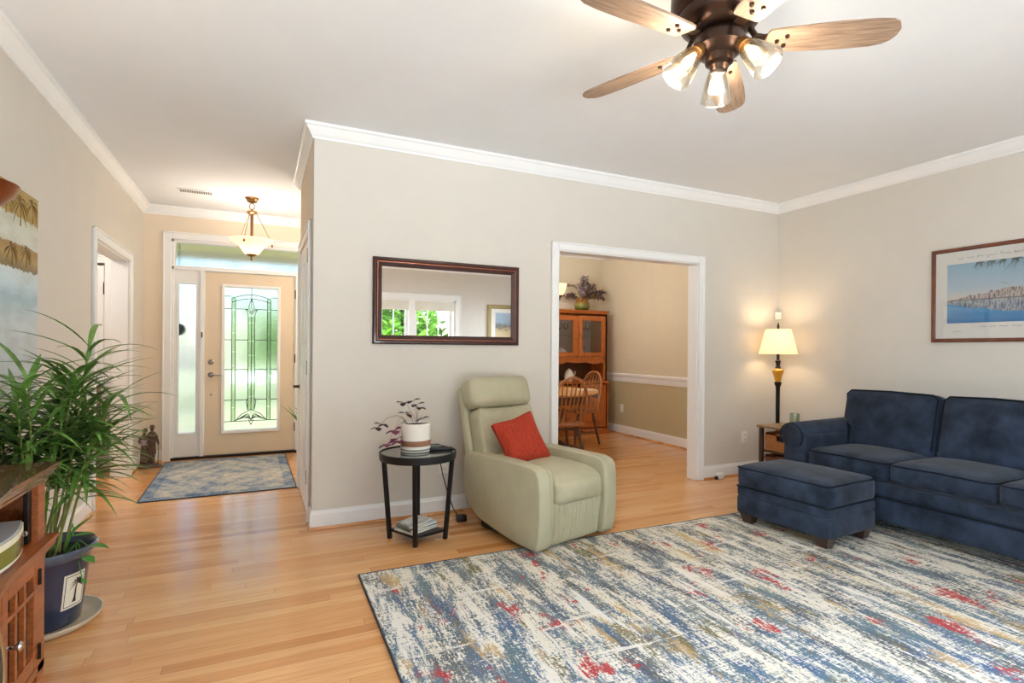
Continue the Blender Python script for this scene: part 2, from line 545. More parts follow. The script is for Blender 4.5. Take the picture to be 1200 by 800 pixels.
class MB:
    def __init__(self):
        self.bm = bmesh.new()

    def _merge(self, tb, mat=None, mi=0):
        if mat is not None:
            bmesh.ops.transform(tb, matrix=mat, verts=tb.verts)
        if mi:
            for f in tb.faces:
                f.material_index = mi
        me = bpy.data.meshes.new('tmp')
        tb.to_mesh(me)
        tb.free()
        self.bm.from_mesh(me)
        bpy.data.meshes.remove(me)
        return self

    def box(self, x0, x1, y0, y1, z0, z1, bev=0.0, seg=2, mi=0, mat=None):
        tb = bmesh.new()
        bmesh.ops.create_cube(tb, size=1)
        bmesh.ops.scale(tb, vec=(abs(x1 - x0), abs(y1 - y0), abs(z1 - z0)), verts=tb.verts)
        bmesh.ops.translate(tb, vec=((x0 + x1) / 2, (y0 + y1) / 2, (z0 + z1) / 2), verts=tb.verts)
        if bev:
            bmesh.ops.bevel(tb, geom=tb.edges[:], offset=bev, segments=seg, affect='EDGES', profile=0.5)
        return self._merge(tb, mat, mi)

    def soft(self, cx, cy, cz, sx, sy, sz, r=0.04, puff=(0, 0, 0), n=9, mat=None, mi=0, fn=None):
        """rounded, slightly puffed upholstery block"""
        tb = bmesh.new()
        bmesh.ops.create_cube(tb, size=2)
        bmesh.ops.subdivide_edges(tb, edges=tb.edges[:], cuts=n, use_grid_fill=True)
        hx, hy, hz = sx / 2, sy / 2, sz / 2
        for v in tb.verts:
            q = [math.copysign(1 - (1 - abs(c)) ** 1.5, c) for c in v.co]
            p = Vector((q[0] * hx, q[1] * hy, q[2] * hz))
            inn = Vector((max(-(hx - r), min(hx - r, p.x)), max(-(hy - r), min(hy - r, p.y)), max(-(hz - r), min(hz - r, p.z))))
            d = p - inn
            if d.length > 1e-9:
                p = inn + d.normalized() * r
            bx, by, bz = 1 - q[0] ** 2, 1 - q[1] ** 2, 1 - q[2] ** 2
            p.x += puff[0] * q[0] * by * bz
            p.y += puff[1] * q[1] * bx * bz
            p.z += puff[2] * q[2] * bx * by
            if fn:
                p = fn(p, q)
            v.co = p + Vector((cx, cy, cz))
        return self._merge(tb, mat, mi)

    def lathe(self, prof, c=(0, 0, 0), seg=28, mat=None, mi=0, cap=True, scale=(1, 1)):
        tb = bmesh.new()
        rings = []
        for r, z in prof:
            if r < 1e-6:
                rings.append([tb.verts.new((0, 0, z))])
            else:
                rings.append([tb.verts.new((r * scale[0] * math.cos(2 * PI * i / seg), r * scale[1] * math.sin(2 * PI * i / seg), z)) for i in range(seg)])
        for a, b in zip(rings[:-1], rings[1:]):
            for i in range(seg):
                j = (i + 1) % seg
                if len(a) == 1 and len(b) == 1:
                    continue
                if len(a) == 1:
                    tb.faces.new((a[0], b[j], b[i]))
                elif len(b) == 1:
                    tb.faces.new((a[i], a[j], b[0]))
                else:
                    tb.faces.new((a[i], a[j], b[j], b[i]))
        if cap:
            if len(rings[0]) > 1:
                tb.faces.new(list(reversed(rings[0])))
            if len(rings[-1]) > 1:
                tb.faces.new(rings[-1])
        bmesh.ops.recalc_face_normals(tb, faces=tb.faces)
        mm = Matrix.Translation(Vector(c))
        if mat is not None:
            mm = mm @ mat
        return self._merge(tb, mm, mi)

    def tube(self, pts, rad, seg=10, mi=0, flat=1.0, cap=True, mat=None, closed=False):
        tb = bmesh.new()
        pts = [Vector(p) for p in pts]
        n = len(pts)
        if isinstance(rad, (int, float)):
            rad = [rad] * n
        t0 = (pts[1] - pts[0]).normalized()
        ref = Vector((0, 0, 1)) if abs(t0.z) < 0.9 else Vector((1, 0, 0))
        u = t0.cross(ref).normalized()
        rings = []
        for i in range(n):
            if closed:
                t = (pts[(i + 1) % n] - pts[i - 1]).normalized()
            elif i == 0:
                t = t0
            elif i == n - 1:
                t = (pts[i] - pts[i - 1]).normalized()
            else:
                t = (pts[i + 1] - pts[i - 1]).normalized()
            u = (u - t * u.dot(t))
            u = u.normalized() if u.length > 1e-6 else t.orthogonal().normalized()
            w = t.cross(u)
            rings.append([tb.verts.new(pts[i] + u * (rad[i] * math.cos(2 * PI * k / seg)) + w * (rad[i] * flat * math.sin(2 * PI * k / seg))) for k in range(seg)])
        pairs = list(zip(rings[:-1], rings[1:]))
        if closed:
            pairs.append((rings[-1], rings[0]))
        for a, b in pairs:
            for k in range(seg):
                j = (k + 1) % seg
                tb.faces.new((a[k], a[j], b[j], b[k]))
        if cap and not closed:
            tb.faces.new(list(reversed(rings[0])))
            tb.faces.new(rings[-1])
        bmesh.ops.recalc_face_normals(tb, faces=tb.faces)
        return self._merge(tb, mat, mi)

    def prism(self, poly, d0, d1, axis='y', mi=0, mat=None, bev=0.0):
        """polygon in the two other axes extruded along axis"""
        tb = bmesh.new()

        def P(a, b, d):
            return {'y': (a, d, b), 'x': (d, a, b), 'z': (a, b, d)}[axis]
        A = [tb.verts.new(P(a, b, d0)) for a, b in poly]
        B = [tb.verts.new(P(a, b, d1)) for a, b in poly]
        n = len(poly)
        tb.faces.new(A)
        tb.faces.new(list(reversed(B)))
        for i in range(n):
            j = (i + 1) % n
            tb.faces.new((A[i], B[i], B[j], A[j]))
        bmesh.ops.recalc_face_normals(tb, faces=tb.faces)
        if bev:
            bmesh.ops.bevel(tb, geom=[e for e in tb.edges if len(e.link_faces) == 2 and e.calc_face_angle(0) > 0.6], offset=bev, segments=2, affect='EDGES', profile=0.5)
        return self._merge(tb, mat, mi)

    def sweep(self, prof, path, closed=False, side=1, mi=0):
        """moulding: profile (out, up) swept on a horizontal path with mitred corners; out is to the left of travel when side=1"""
        tb = bmesh.new()
        pts = [Vector(p) for p in path]
        n = len(pts)
        rings = []
        for i in range(n):
            d1 = (pts[i] - pts[i - 1]) if (i > 0 or closed) else None
            d2 = (pts[(i + 1) % n] - pts[i]) if (i < n - 1 or closed) else None
            if d1 is None:
                d1 = d2
            if d2 is None:
                d2 = d1
            n1 = Vector((-d1.y, d1.x, 0)).normalized() * side
            n2 = Vector((-d2.y, d2.x, 0)).normalized() * side
            b = (n1 + n2)
            k = b / max(1e-6, 1 + n1.dot(n2))
            rings.append([tb.verts.new(pts[i] + k * o + Vector((0, 0, z))) for o, z in prof])
        pairs = list(zip(rings[:-1], rings[1:]))
        if closed:
            pairs.append((rings[-1], rings[0]))
        m = len(prof)
        for a, b in pairs:
            for k in range(m):
                j = (k + 1) % m
                tb.faces.new((a[k], a[j], b[j], b[k]))
        if not closed:
            tb.faces.new(rings[0])
            tb.faces.new(list(reversed(rings[-1])))
        bmesh.ops.recalc_face_normals(tb, faces=tb.faces)
        return self._merge(tb, None, mi)

    def leaf(self, base, d, length, width, droop=0.0, up=Vector((0, 0, 1)), n=5, mi=0, fold=0.15, shape=0.7, bounds=None):
        bm = self.bm
        p = Vector(base)
        d = Vector(d).normalized()
        step = length / n
        prev = None
        for i in range(n + 1):
            s = i / n
            w = width * 0.5 * max(0.0, math.sin(PI * min(1, (s * 0.93 + 0.07)) ** shape)) if i < n else 0.0
            sd = d.cross(up)
            sd = sd.normalized() if sd.length > 1e-4 else Vector((1, 0, 0))
            nn = sd.cross(d).normalized()
            if bounds:
                p = bounds(p)
            if i < n:
                cur = [bm.verts.new(p - sd * w + nn * fold * w), bm.verts.new(p.copy()), bm.verts.new(p + sd * w + nn * fold * w)]
            else:
                cur = [bm.verts.new(p.copy())]
            if prev:
                if len(cur) == 3:
                    fs = [bm.faces.new((prev[0], prev[1], cur[1], cur[0])), bm.faces.new((prev[1], prev[2], cur[2], cur[1]))]
                else:
                    fs = [bm.faces.new((prev[0], prev[1], cur[0])), bm.faces.new((prev[1], prev[2], cur[0]))]
                for f in fs:
                    f.material_index = mi
            prev = cur
            p = p + d * step
            d = (d + Vector((0, 0, -droop * step))).normalized()
        return self

    def ball(self, c, r, scale=(1, 1, 1), seg=14, mi=0, mat=None):
        tb = bmesh.new()
        bmesh.ops.create_uvsphere(tb, u_segments=seg, v_segments=max(6, seg // 2 + 2), radius=r)
        bmesh.ops.scale(tb, vec=scale, verts=tb.verts)
        mm = Matrix.Translation(Vector(c))
        if mat is not None:
            mm = mm @ mat
        return self._merge(tb, mm, mi)

    def build(self, name, mat, parent=None, smooth=True, angle=40, loc=None):
        me = bpy.data.meshes.new(name)
        self.bm.normal_update()
        self.bm.to_mesh(me)
        self.bm.free()
        for m in (mat if isinstance(mat, (list, tuple)) else [mat]):
            me.materials.append(m)
        if smooth:
            for p in me.polygons:
                p.use_smooth = True
            try:
                me.set_sharp_from_angle(angle=R(angle))
            except Exception:
                pass
        o = bpy.data.objects.new(name, me)
        C.objects.link(o)
        if parent is not None:
            o.parent = parent
        if loc is not None:
            o.location = loc
        return o


def thing(name, label, cat, loc=(0, 0, 0), rz=0.0, group=None):
    o = bpy.data.objects.new(name, None)
    o.empty_display_size = 0.1
    o.location = loc
    o.rotation_euler = (0, 0, rz)
    C.objects.link(o)
    return tag(o, label, cat, group)


def tag(o, label, cat, group=None):
    o['label'] = label
    o['category'] = cat
    if group:
        o['group'] = group
    return o


def struct(o):
    o['kind'] = 'structure'
    return o


def copy_tree(o, parent=None):
    c = o.copy()
    C.objects.link(c)
    if parent is not None:
        c.parent = parent
    for ch in list(o.children):
        copy_tree(ch, c)
    return c


def rotm(axis, deg):
    return Matrix.Rotation(R(deg), 4, axis)


def arc(cx, cy, r, a0, a1, n):
    return [(cx + r * math.cos(R(a0 + (a1 - a0) * i / n)), cy + r * math.sin(R(a0 + (a1 - a0) * i / n))) for i in range(n + 1)]


# ------------------------------------------------------------------ room shell
XL, XC, YM, XR, YF, H, YB = -1.125, 0.32, 3.84, 4.822, 6.77, 2.727, -1.8
YD = 7.0            # dining room back wall
XFR = 1.60          # far right side of the foyer
YC = 5.16           # far end of the closet block

struct(MB().box(-3.2, 5.1, YB - 0.15, 7.2, -0.1, 0.0).build('floor', M['floor'], smooth=False))
struct(MB().box(-3.2, 5.1, YB - 0.15, 7.2, H, H + 0.1).build('ceiling', M['ceiling'], smooth=False))

OY0, OY1, OZ = 4.95, 6.085, 2.03        # opening in the left wall
w = MB()
SWY0, SWY1, SWZ0, SWZ1 = -1.45, 0.15, 0.55, 2.15     # unseen windows added beside the camera to let fill light in
w.box(XL - 0.115, XL, YB - 0.15, SWY0, 0, H)
w.box(XL - 0.115, XL, SWY1, OY0, 0, H)
w.box(XL - 0.115, XL, SWY0, SWY1, 0, SWZ0)
w.box(XL - 0.115, XL, SWY0, SWY1, SWZ1, H)
w.box(XL - 0.115, XL, OY1, YF + 0.15, 0, H)
w.box(XL - 0.115, XL, OY0, OY1, OZ, H)
struct(w.build('wall_left', M['wall'], smooth=False))

DX0, DX1, DZ = 2.215, 3.745, 2.047       # cased opening to the dining room
w = MB()
w.box(XC, DX0, YM, YM + 0.12, 0, H)
w.box(DX1, XR, YM, YM + 0.12, 0, H)
w.box(DX0, DX1, YM, YM + 0.12, DZ, H)
struct(w.build('wall_back', M['wall'], smooth=False))

CD0, CD1 = 4.035, 5.015                # closet door opening in the hall wall
w = MB()
w.box(XC, XC + 0.12, YM + 0.12, CD0, 0, H)
w.box(XC, XC + 0.12, CD1, YC, 0, H)
w.box(XC, XC + 0.12, CD0, CD1, 2.05, H)
w.box(XC + 0.12, XFR, YC - 0.12, YC, 0, H)
struct(w.build('wall_hall', M['hall_wall'], smooth=False))

w = MB()
UX0, UX1, UZ = -0.87, 0.68, 2.385       # front door unit
w.box(XL - 1.6, UX0, YF, YF + 0.15, 0, H)
w.box(UX1, XFR + 0.07, YF, YF + 0.15, 0, H)
w.box(UX0, UX1, YF, YF + 0.15, UZ, H)
struct(w.build('wall_front', M['hall_wall'], smooth=False))
w = MB()
w.box(XR, XR + 0.15, YB - 0.15, SWY0, 0, H)
w.box(XR, XR + 0.15, SWY1, YM + 0.12, 0, H)
w.box(XR, XR + 0.15, SWY0, SWY1, 0, SWZ0)
w.box(XR, XR + 0.15, SWY0, SWY1, SWZ1, H)
struct(w.build('wall_right', M['wall'], smooth=False))

# dining room walls: khaki below the chair rail, cream above
w = MB()
w.box(XR, XR + 0.15, YM + 0.12, YD + 0.15, 0, 0.80, mi=1)
w.box(XR, XR + 0.15, YM + 0.12, YD + 0.15, 0.80, H)
struct(w.build('wall_dining_right', [M['dining_up'], M['dining_low']], smooth=False))
w = MB()
w.box(XFR, XR, YD, YD + 0.15, 0, 0.80, mi=1)
w.box(XFR, XR, YD, YD + 0.15, 0.80, H)
struct(w.build('wall_dining_back', [M['dining_up'], M['dining_low']], smooth=False))
w = MB()
w.box(XFR, XFR + 0.07, YM + 0.12, YD, 0, 0.80, mi=1)
w.box(XFR, XFR + 0.07, YM + 0.12, YD, 0.80, H)
struct(w.build('wall_dining_left', [M['dining_up'], M['dining_low']], smooth=False))

# room seen through the opening in the left wall
LRY = 6.62
w = MB()
w.box(-3.1, -3.0, 4.2, LRY + 0.1, 0, H)
w.box(-3.0, XL - 0.115, 4.1, 4.2, 0, H)
w.box(-3.0, -2.30, LRY, LRY + 0.1, 0, H)
w.box(-1.42, XL - 0.115, LRY, LRY + 0.1, 0, H)
w.box(-2.30, -1.42, LRY, LRY + 0.1, 2.06, H)
struct(w.build('wall_side_room', M['wall'], smooth=False))

# rear wall: right window seen in the mirror, left one added for more daylight
RW = [(-0.75, 1.15, 0.25, 2.12), (1.62, 3.28, 0.45, 2.12)]
w = MB()
xs = [XL - 0.115, RW[0][0], RW[0][1], RW[1][0], RW[1][1], XR + 0.15]
w.box(xs[0], xs[1], YB - 0.15, YB, 0, H)
w.box(xs[2], xs[3], YB - 0.15, YB, 0, H)
w.box(xs[4], xs[5], YB - 0.15, YB, 0, H)
for a, b, z0, z1 in RW:
    w.box(a, b, YB - 0.15, YB, 0, z0)
    w.box(a, b, YB - 0.15, YB, z1, H)
struct(w.build('wall_rear', M['wall'], smooth=False))

# crown moulding
CROWN = [(0, -0.092), (0.010, -0.092), (0.014, -0.080), (0.022, -0.074), (0.032, -0.056), (0.046, -0.036), (0.052, -0.024), (0.064, -0.018), (0.064, 0), (0, 0)]
struct(MB().sweep(CROWN, [(XL, YB, H), (XL, YF, H), (XFR, YF, H), (XFR, YC, H), (XC, YC, H), (XC, YM, H), (XR, YM, H), (XR, YB, H)], closed=True, side=-1).build('trim_crown', M['trim'], angle=25))
struct(MB().sweep(CROWN, [(XFR + 0.07, YM + 0.12, H), (XFR + 0.07, YD, H), (XR, YD, H), (XR, YM + 0.12, H)], closed=True, side=-1).build('trim_crown_dining', M['trim'], angle=25))
# baseboards with a wooden shoe strip
BASE = [(0, 0.004), (0.014, 0.004), (0.014, 0.098), (0.009, 0.108), (0.007, 0.124), (0, 0.124)]
SHOE = [(0.014, 0), (0.026, 0), (0.026, 0.008), (0.020, 0.016), (0.014, 0.017)]


def baseboard(name, path, side):
    b = struct(MB().sweep(BASE, path, side=side).build(name, M['trim'], angle=25))
    MB().sweep(SHOE, path, side=side).build('shoe_strip', M['floor'], b)


baseboard('baseboard_left', [(XL, YB, 0), (XL, 4.868, 0)], -1)
baseboard('baseboard_left_corner', [(XL, 6.167, 0), (XL, YF, 0), (-0.945, YF, 0)], -1)
baseboard('baseboard_back', [(XC, 3.962, 0), (XC, YM, 0), (2.148, YM, 0)], 1 if False else -1)
baseboard('baseboard_back_right', [(3.812, YM, 0), (XR, YM, 0), (XR, YB, 0)], -1)
baseboard('baseboard_front', [(0.765, YF, 0), (XFR, YF, 0), (XFR, YC, 0), (XC, YC, 0), (XC, 5.088, 0)], -1)
baseboard('baseboard_dining', [(XFR + 0.07, YM + 0.12, 0), (XFR + 0.07, YD, 0), (XR, YD, 0), (XR, YM + 0.12, 0)], -1)
RAIL = [(0, 0.765), (0.012, 0.765), (0.016, 0.79), (0.016, 0.835), (0.028, 0.85), (0.028, 0.875), (0.014, 0.888), (0, 0.888)]
struct(MB().sweep(RAIL, [(XFR + 0.07, YM + 0.12, 0), (XFR + 0.07, YD, 0), (XR, YD, 0), (XR, YM + 0.12, 0)], side=-1).build('trim_chair_rail', M['trim'], angle=25))


def casing_y(m, x, y0, y1, z1, sgn, wd=0.078, z0=0.0, th=0.018):
    """casing around an opening in a wall of constant x; sgn = side the casing stands out to"""
    xa, xb = (x, x + sgn * th) if sgn > 0 else (x + sgn * th, x)
    m.box(xa, xb, y0 - wd, y0, z0, z1 + wd, 0.004, 1)
    m.box(xa, xb, y1, y1 + wd, z0, z1 + wd, 0.004, 1)
    m.box(xa, xb, y0, y1, z1, z1 + wd, 0.004, 1)
    e = 0.008
    xa, xb = (x, x + sgn * (th + e)) if sgn > 0 else (x - th - e, x)
    m.box(xa, xb, y0 - wd, y0 - wd + 0.016, z0, z1 + wd, 0.004, 1)
    m.box(xa, xb, y1 + wd - 0.016, y1 + wd, z0, z1 + wd, 0.004, 1)
    m.box(xa, xb, y0 - wd, y1 + wd, z1 + wd - 0.016, z1 + wd, 0.004, 1)


def casing_x(m, y, x0, x1, z1, sgn, wd=0.07, z0=0.0, th=0.018):
    ya, yb = (y, y + sgn * th) if sgn > 0 else (y + sgn * th, y)
    m.box(x0 - wd, x0, ya, yb, z0, z1 + wd, 0.004, 1)
    m.box(x1, x1 + wd, ya, yb, z0, z1 + wd, 0.004, 1)
    m.box(x0, x1, ya, yb, z1, z1 + wd, 0.004, 1)
    e = 0.008
    ya, yb = (y, y + sgn * (th + e)) if sgn > 0 else (y - th - e, y)
    m.box(x0 - wd, x0 - wd + 0.016, ya, yb, z0, z1 + wd, 0.004, 1)
    m.box(x1 + wd - 0.016, x1 + wd, ya, yb, z0, z1 + wd, 0.004, 1)
    m.box(x0 - wd, x1 + wd, ya, yb, z1 + wd - 0.016, z1 + wd, 0.004, 1)


m = MB()
casing_y(m, XL, OY0, OY1, OZ, 1)
casing_y(m, XL - 0.115, OY0, OY1, OZ, -1)
m.box(XL - 0.115, XL, OY0, OY0 + 0.015, 0, OZ)
m.box(XL - 0.115, XL, OY1 - 0.015, OY1, 0, OZ)
m.box(XL - 0.115, XL, OY0, OY1, OZ - 0.015, OZ)
struct(m.build('trim_left_opening', M['trim'], smooth=False))
m = MB()
casing_x(m, YM, DX0, DX1, DZ, -1, 0.066)
casing_x(m, YM + 0.12, DX0, DX1, DZ, 1, 0.066)
m.box(DX0, DX0 + 0.014, YM, YM + 0.12, 0, DZ)
m.box(DX1 - 0.014, DX1, YM, YM + 0.12, 0, DZ)
m.box(DX0, DX1, YM, YM + 0.12, DZ - 0.008, DZ)
struct(m.build('trim_dining_opening', M['trim'], smooth=False))
m = MB()
casing_y(m, XC, CD0, CD1, 2.05, -1, 0.07)
m.box(XC, XC + 0.12, CD0, CD0 + 0.015, 0, 2.05)
m.box(XC, XC + 0.12, CD1 - 0.015, CD1, 0, 2.05)
m.box(XC, XC + 0.12, CD0, CD1, 2.035, 2.05)
struct(m.build('trim_closet_door', M['trim'], smooth=False))


# closet door (door_2): four raised panels, three hinges, lever handle
def panel_door(name, mat, wdt, hgt, th=0.036, panels=None):
    m = MB()
    m.box(0, wdt, -th / 2, th / 2, 0, hgt, 0.002, 1)
    for (x0, x1, z0, z1) in panels:
        for s in (-1, 1):
            y0, y1 = sorted((s * th / 2, s * (th / 2 + 0.007)))
            m.box(x0 * wdt, x1 * wdt, y0, y1, z0 * hgt, z1 * hgt, 0.005, 1)
            y0, y1 = sorted((s * th / 2, s * (th / 2 + 0.013)))
            m.box(x0 * wdt + 0.035, x1 * wdt - 0.035, y0, y1, z0 * hgt + 0.035, z1 * hgt - 0.035, 0.005, 1)
    return m.build(name, mat, smooth=False)


PAN = [(0.13, 0.46, 0.60, 0.93), (0.54, 0.87, 0.60, 0.93), (0.13, 0.46, 0.11, 0.53), (0.54, 0.87, 0.11, 0.53)]
d2 = struct(panel_door('door_2', M['trim'], CD1 - CD0 - 0.036, 2.025, 0.036, PAN))
d2.location = (XC + 0.012, CD0 + 0.018, 0.008)
d2.rotation_euler = (0, 0, R(90))
for z in (0.30, 1.075, 1.87):
    MB().box(-0.016, 0.012, 0.019, 0.026, z - 0.05, z + 0.05, 0.001, 1).tube([(-0.003, 0.031, z - 0.05), (-0.003, 0.031, z + 0.05)], 0.007).build('hinge', M['nickel'], d2)
hx = CD1 - CD0 - 0.036 - 0.065
h = MB()
h.lathe([(0, 0), (0.027, 0), (0.027, 0.008), (0.012, 0.012), (0.011, 0.055), (0, 0.057)], (hx, 0.018, 0.885), 20, rotm('X', -90))
h.tube([(hx, 0.068, 0.885), (hx + 0.03, 0.07, 0.887), (hx + 0.07, 0.068, 0.884), (hx + 0.11, 0.066, 0.878)], [0.010, 0.009, 0.008, 0.007], 10)
h.build('lever_handle', M['bronze'], d2)

# front door unit
YD1 = YF + 0.035
fr = MB()
fr.box(UX0, UX0 + 0.022, YF - 0.005, YF + 0.13, 0, UZ)
fr.box(UX1 - 0.022, UX1, YF - 0.005, YF + 0.13, 0, UZ)
fr.box(UX0, UX1, YF - 0.005, YF + 0.13, UZ - 0.022, UZ)
fr.box(UX0, UX1, YF - 0.005, YF + 0.13, 2.062, 2.10, 0.003, 1)
fr.box(-0.60, -0.562, YF - 0.005, YF + 0.13, 0, 2.062, 0.003, 1)
fr.box(0.372, 0.41, YF - 0.005, YF + 0.13, 0, 2.062, 0.003, 1)
casing_x(fr, YF, UX0, UX1, UZ, -1, 0.078)
struct(fr.build('trim_front_door', M['trim'], smooth=False))
struct(MB().box(UX0, UX1, YF - 0.012, YF + 0.13, 0, 0.028, 0.004, 1).build('trim_threshold', M['dark_iron'], smooth=False))


def framed_panel(m, x0, x1, z0, z1, gx0, gx1, gz0, gz1, y0, y1):
    m.box(x0, gx0, y0, y1, z0, z1)
    m.box(gx1, x1, y0, y1, z0, z1)
    m.box(gx0, gx1, y0, y1, z0, gz0)
    m.box(gx0, gx1, y0, y1, gz1, z1)


def lite_frame(x0, x1, z0, z1, y, wd=0.026, th=0.014):
    m = MB()
    for yy in (y - th, y + 0.045):
        m.box(x0 - wd, x0, yy, yy + th, z0 - wd, z1 + wd, 0.004, 1)
        m.box(x1, x1 + wd, yy, yy + th, z0 - wd, z1 + wd, 0.004, 1)
        m.box(x0, x1, yy, yy + th, z0 - wd, z0, 0.004, 1)
        m.box(x0, x1, yy, yy + th, z1, z1 + wd, 0.004, 1)
    return m


# transom
m = MB()
framed_panel(m, UX0 + 0.022, UX1 - 0.022, 2.10, UZ - 0.022, UX0 + 0.034, UX1 - 0.034, 2.108, UZ - 0.03, YF + 0.03, YF + 0.07)
t1 = struct(m.build('window_1', M['trim'], smooth=False))
MB().box(UX0 + 0.034, UX1 - 0.034, YF + 0.046, YF + 0.052, 2.108, UZ - 0.03).build('transom_glass', M['seed_glass'], t1, smooth=False)
# sidelights
for i, (sx0, sx1) in enumerate(((UX0 + 0.022, -0.60), (0.41, UX1 - 0.022))):
    gx0, gx1 = (sx0 + 0.042, sx1 - 0.042)
    m = MB()
    framed_panel(m, sx0, sx1, 0.03, 2.062, gx0, gx1, 0.285, 1.915, YF + 0.022, YF + 0.068)
    o = struct(m.build('window_%d' % (i + 2), M['trim'], smooth=False))
    lite_frame(gx0, gx1, 0.285, 1.915, YF + 0.022, 0.016, 0.010).build('lite_frame', M['trim'], o, smooth=False)
    MB().box(gx0, gx1, YF + 0.042, YF + 0.048, 0.285, 1.915).build('side_glass', M['seed_glass'], o, smooth=False)

# front door slab with leaded glass
GX0, GX1, GZ0, GZ1 = -0.365, 0.178, 0.29, 1.90
m = MB()
framed_panel(m, -0.556, 0.366, 0.032, 2.056, GX0, GX1, GZ0, GZ1, YD1 - 0.015, YD1 + 0.03)
d1 = struct(m.build('door_1', M['door_tan'], smooth=False))
lite_frame(GX0, GX1, GZ0, GZ1, YD1 - 0.015, 0.03, 0.014).build('lite_frame', M['trim'], d1, smooth=False)
yg = YD1 + 0.006
MB().box(GX0, GX1, yg, yg + 0.006, GZ0, GZ1).build('privacy_glass', M['tex_glass'], d1, smooth=False)
cxg = (GX0 + GX1) / 2
cm = MB()      # lead came lines


def came(pts, r=0.0045):
    cm.tube([(x, yg - 0.002, z) for x, z in pts], r, 6)


LB0, LB1 = GX0 + 0.072, GX0 + 0.108      # left bevel strip
RB0, RB1 = GX1 - 0.108, GX1 - 0.072
CB0, CB1 = cxg - 0.034, cxg + 0.034
ZT, ZB = 1.80, 0.39
for xx in (LB0, LB1, RB0, RB1):
    came([(xx, ZB), (xx, ZT - 0.02)])
for xx in (CB0, cxg, CB1):
    came([(xx, ZB + 0.12), (xx, 1.58)])
came([(cxg, 1.66), (cxg, GZ1)])
for z in (1.66, 1.31, 0.975, 0.63):
    came([(GX0, z), (LB0, z)])
    came([(LB1, z), (CB0 if z < 1.6 else cxg - 0.03, z)])
    came([(CB1 if z < 1.6 else cxg + 0.03, z), (RB0, z)])
    came([(RB1, z), (GX1, z)])
came([(GX0, ZT), (LB0, ZT)])
came([(RB1, ZT), (GX1, ZT)])
came([(GX0, ZB), (GX1, ZB)])
arch1 = [(LB0 + (RB1 - LB0) * i / 12, ZT - 0.02 + 0.045 * math.sin(PI * i / 12)) for i in range(13)]
arch2 = [(x, z - 0.045) for x, z in arch1]
came(arch1)
came(arch2)
# fleur at the top of the centre strip and the fan at the bottom
for s in (-1, 1):
    came([(cxg, 1.78), (cxg + s * 0.02, 1.72), (cxg + s * 0.03, 1.68), (cxg, 1.62)])
    came([(cxg, 1.60), (cxg + s * 0.03, 1.64), (cxg + s * 0.06, 1.665)])
    came([(cxg + s * 0.06, 1.665), (cxg + s * 0.035, 1.60), (cxg + s * 0.034, 1.55)])
    came([(cxg + s * 0.034, ZB + 0.13), (cxg + s * 0.05, ZB + 0.22), (cxg + s * 0.034, ZB + 0.26)])
    for k in range(5):
        x1 = cxg + s * (0.06 + 0.026 * k)
        came([(cxg, ZB + 0.005 + 0.006 * k), (cxg + s * (0.03 + 0.012 * k), ZB + 0.085 - 0.012 * k), (x1, ZB + 0.07 - 0.016 * k)], 0.004)
    came([(cxg + s * 0.165, ZB), (cxg + s * 0.10, ZB + 0.075), (cxg + s * 0.03, ZB + 0.11), (cxg, ZB + 0.13)])
came([(cxg, ZB - 0.045), (cxg - 0.02, ZB), (cxg, ZB + 0.13), (cxg + 0.02, ZB), (cxg, ZB - 0.045)])
cm.build('lead_came', M['lead'], d1)
bg = MB()
for x0, x1 in ((LB0, LB1), (RB0, RB1), (CB0, cxg), (cxg, CB1)):
    z, top = ZB + (0.12 if x0 in (CB0, cxg) else 0), (1.58 if x0 in (CB0, cxg) else ZT)
    k = 0
    while z < top - 0.03:
        h = min(0.16 + 0.05 * ((k * 7) % 3), top - z)
        ang = random.uniform(-9, 9)
        bg.prism([(x0 + 0.003, z), (x1 - 0.003, z), (x1 - 0.003, z + h - 0.008), (x0 + 0.003, z + h - 0.008)], yg - 0.005, yg - 0.001 - 0.003 * (k % 2), 'y')
        z += h
        k += 1
bg.build('bevelled_strips', M['bevel_glass'], d1, smooth=False)
yh = YD1 - 0.015
for nm, z, r in (('deadbolt', 1.06, 0.03), ('door_knob', 0.92, 0.03), ('key_lock', 0.70, 0.012)):
    h = MB()
    h.lathe([(0, 0), (r, 0), (r, 0.006), (r * 0.75, 0.012), (0, 0.012)], (-0.494, yh, z), 20, rotm('X', 90))
    if nm == 'deadbolt':
        h.box(-0.499, -0.489, yh - 0.035, yh - 0.01, z - 0.018, z + 0.018, 0.003, 1)
    if nm == 'door_knob':
        h.lathe([(0.01, 0.01), (0.011, 0.045), (0.012, 0.06), (0, 0.062)], (-0.494, yh, z), 16, rotm('X', 90))
        h.tube([(-0.494, yh - 0.05, z), (-0.45, yh - 0.052, z - 0.002), (-0.39, yh - 0.048, z - 0.006)], [0.009, 0.008, 0.006], 10)
    h.build(nm, M['nickel'], d1)
for z in (0.3, 1.1, 1.85):
    MB().tube([(0.369, YD1 - 0.02, z - 0.05), (0.369, YD1 - 0.02, z + 0.05)], 0.008).build('hinge', M['dark_iron'], d1)
tag(MB().box(-0.592, -0.566, YF - 0.028, YF - 0.006, 1.32, 1.40, 0.004, 1).box(-0.586, -0.574, YF - 0.034, YF - 0.028, 1.33, 1.39, 0.002, 1, mi=1).build('alarm_sensor', [M['white_plastic'], M['dark_iron']]), 'small door alarm sensor on the white post left of the front door', 'sensor')

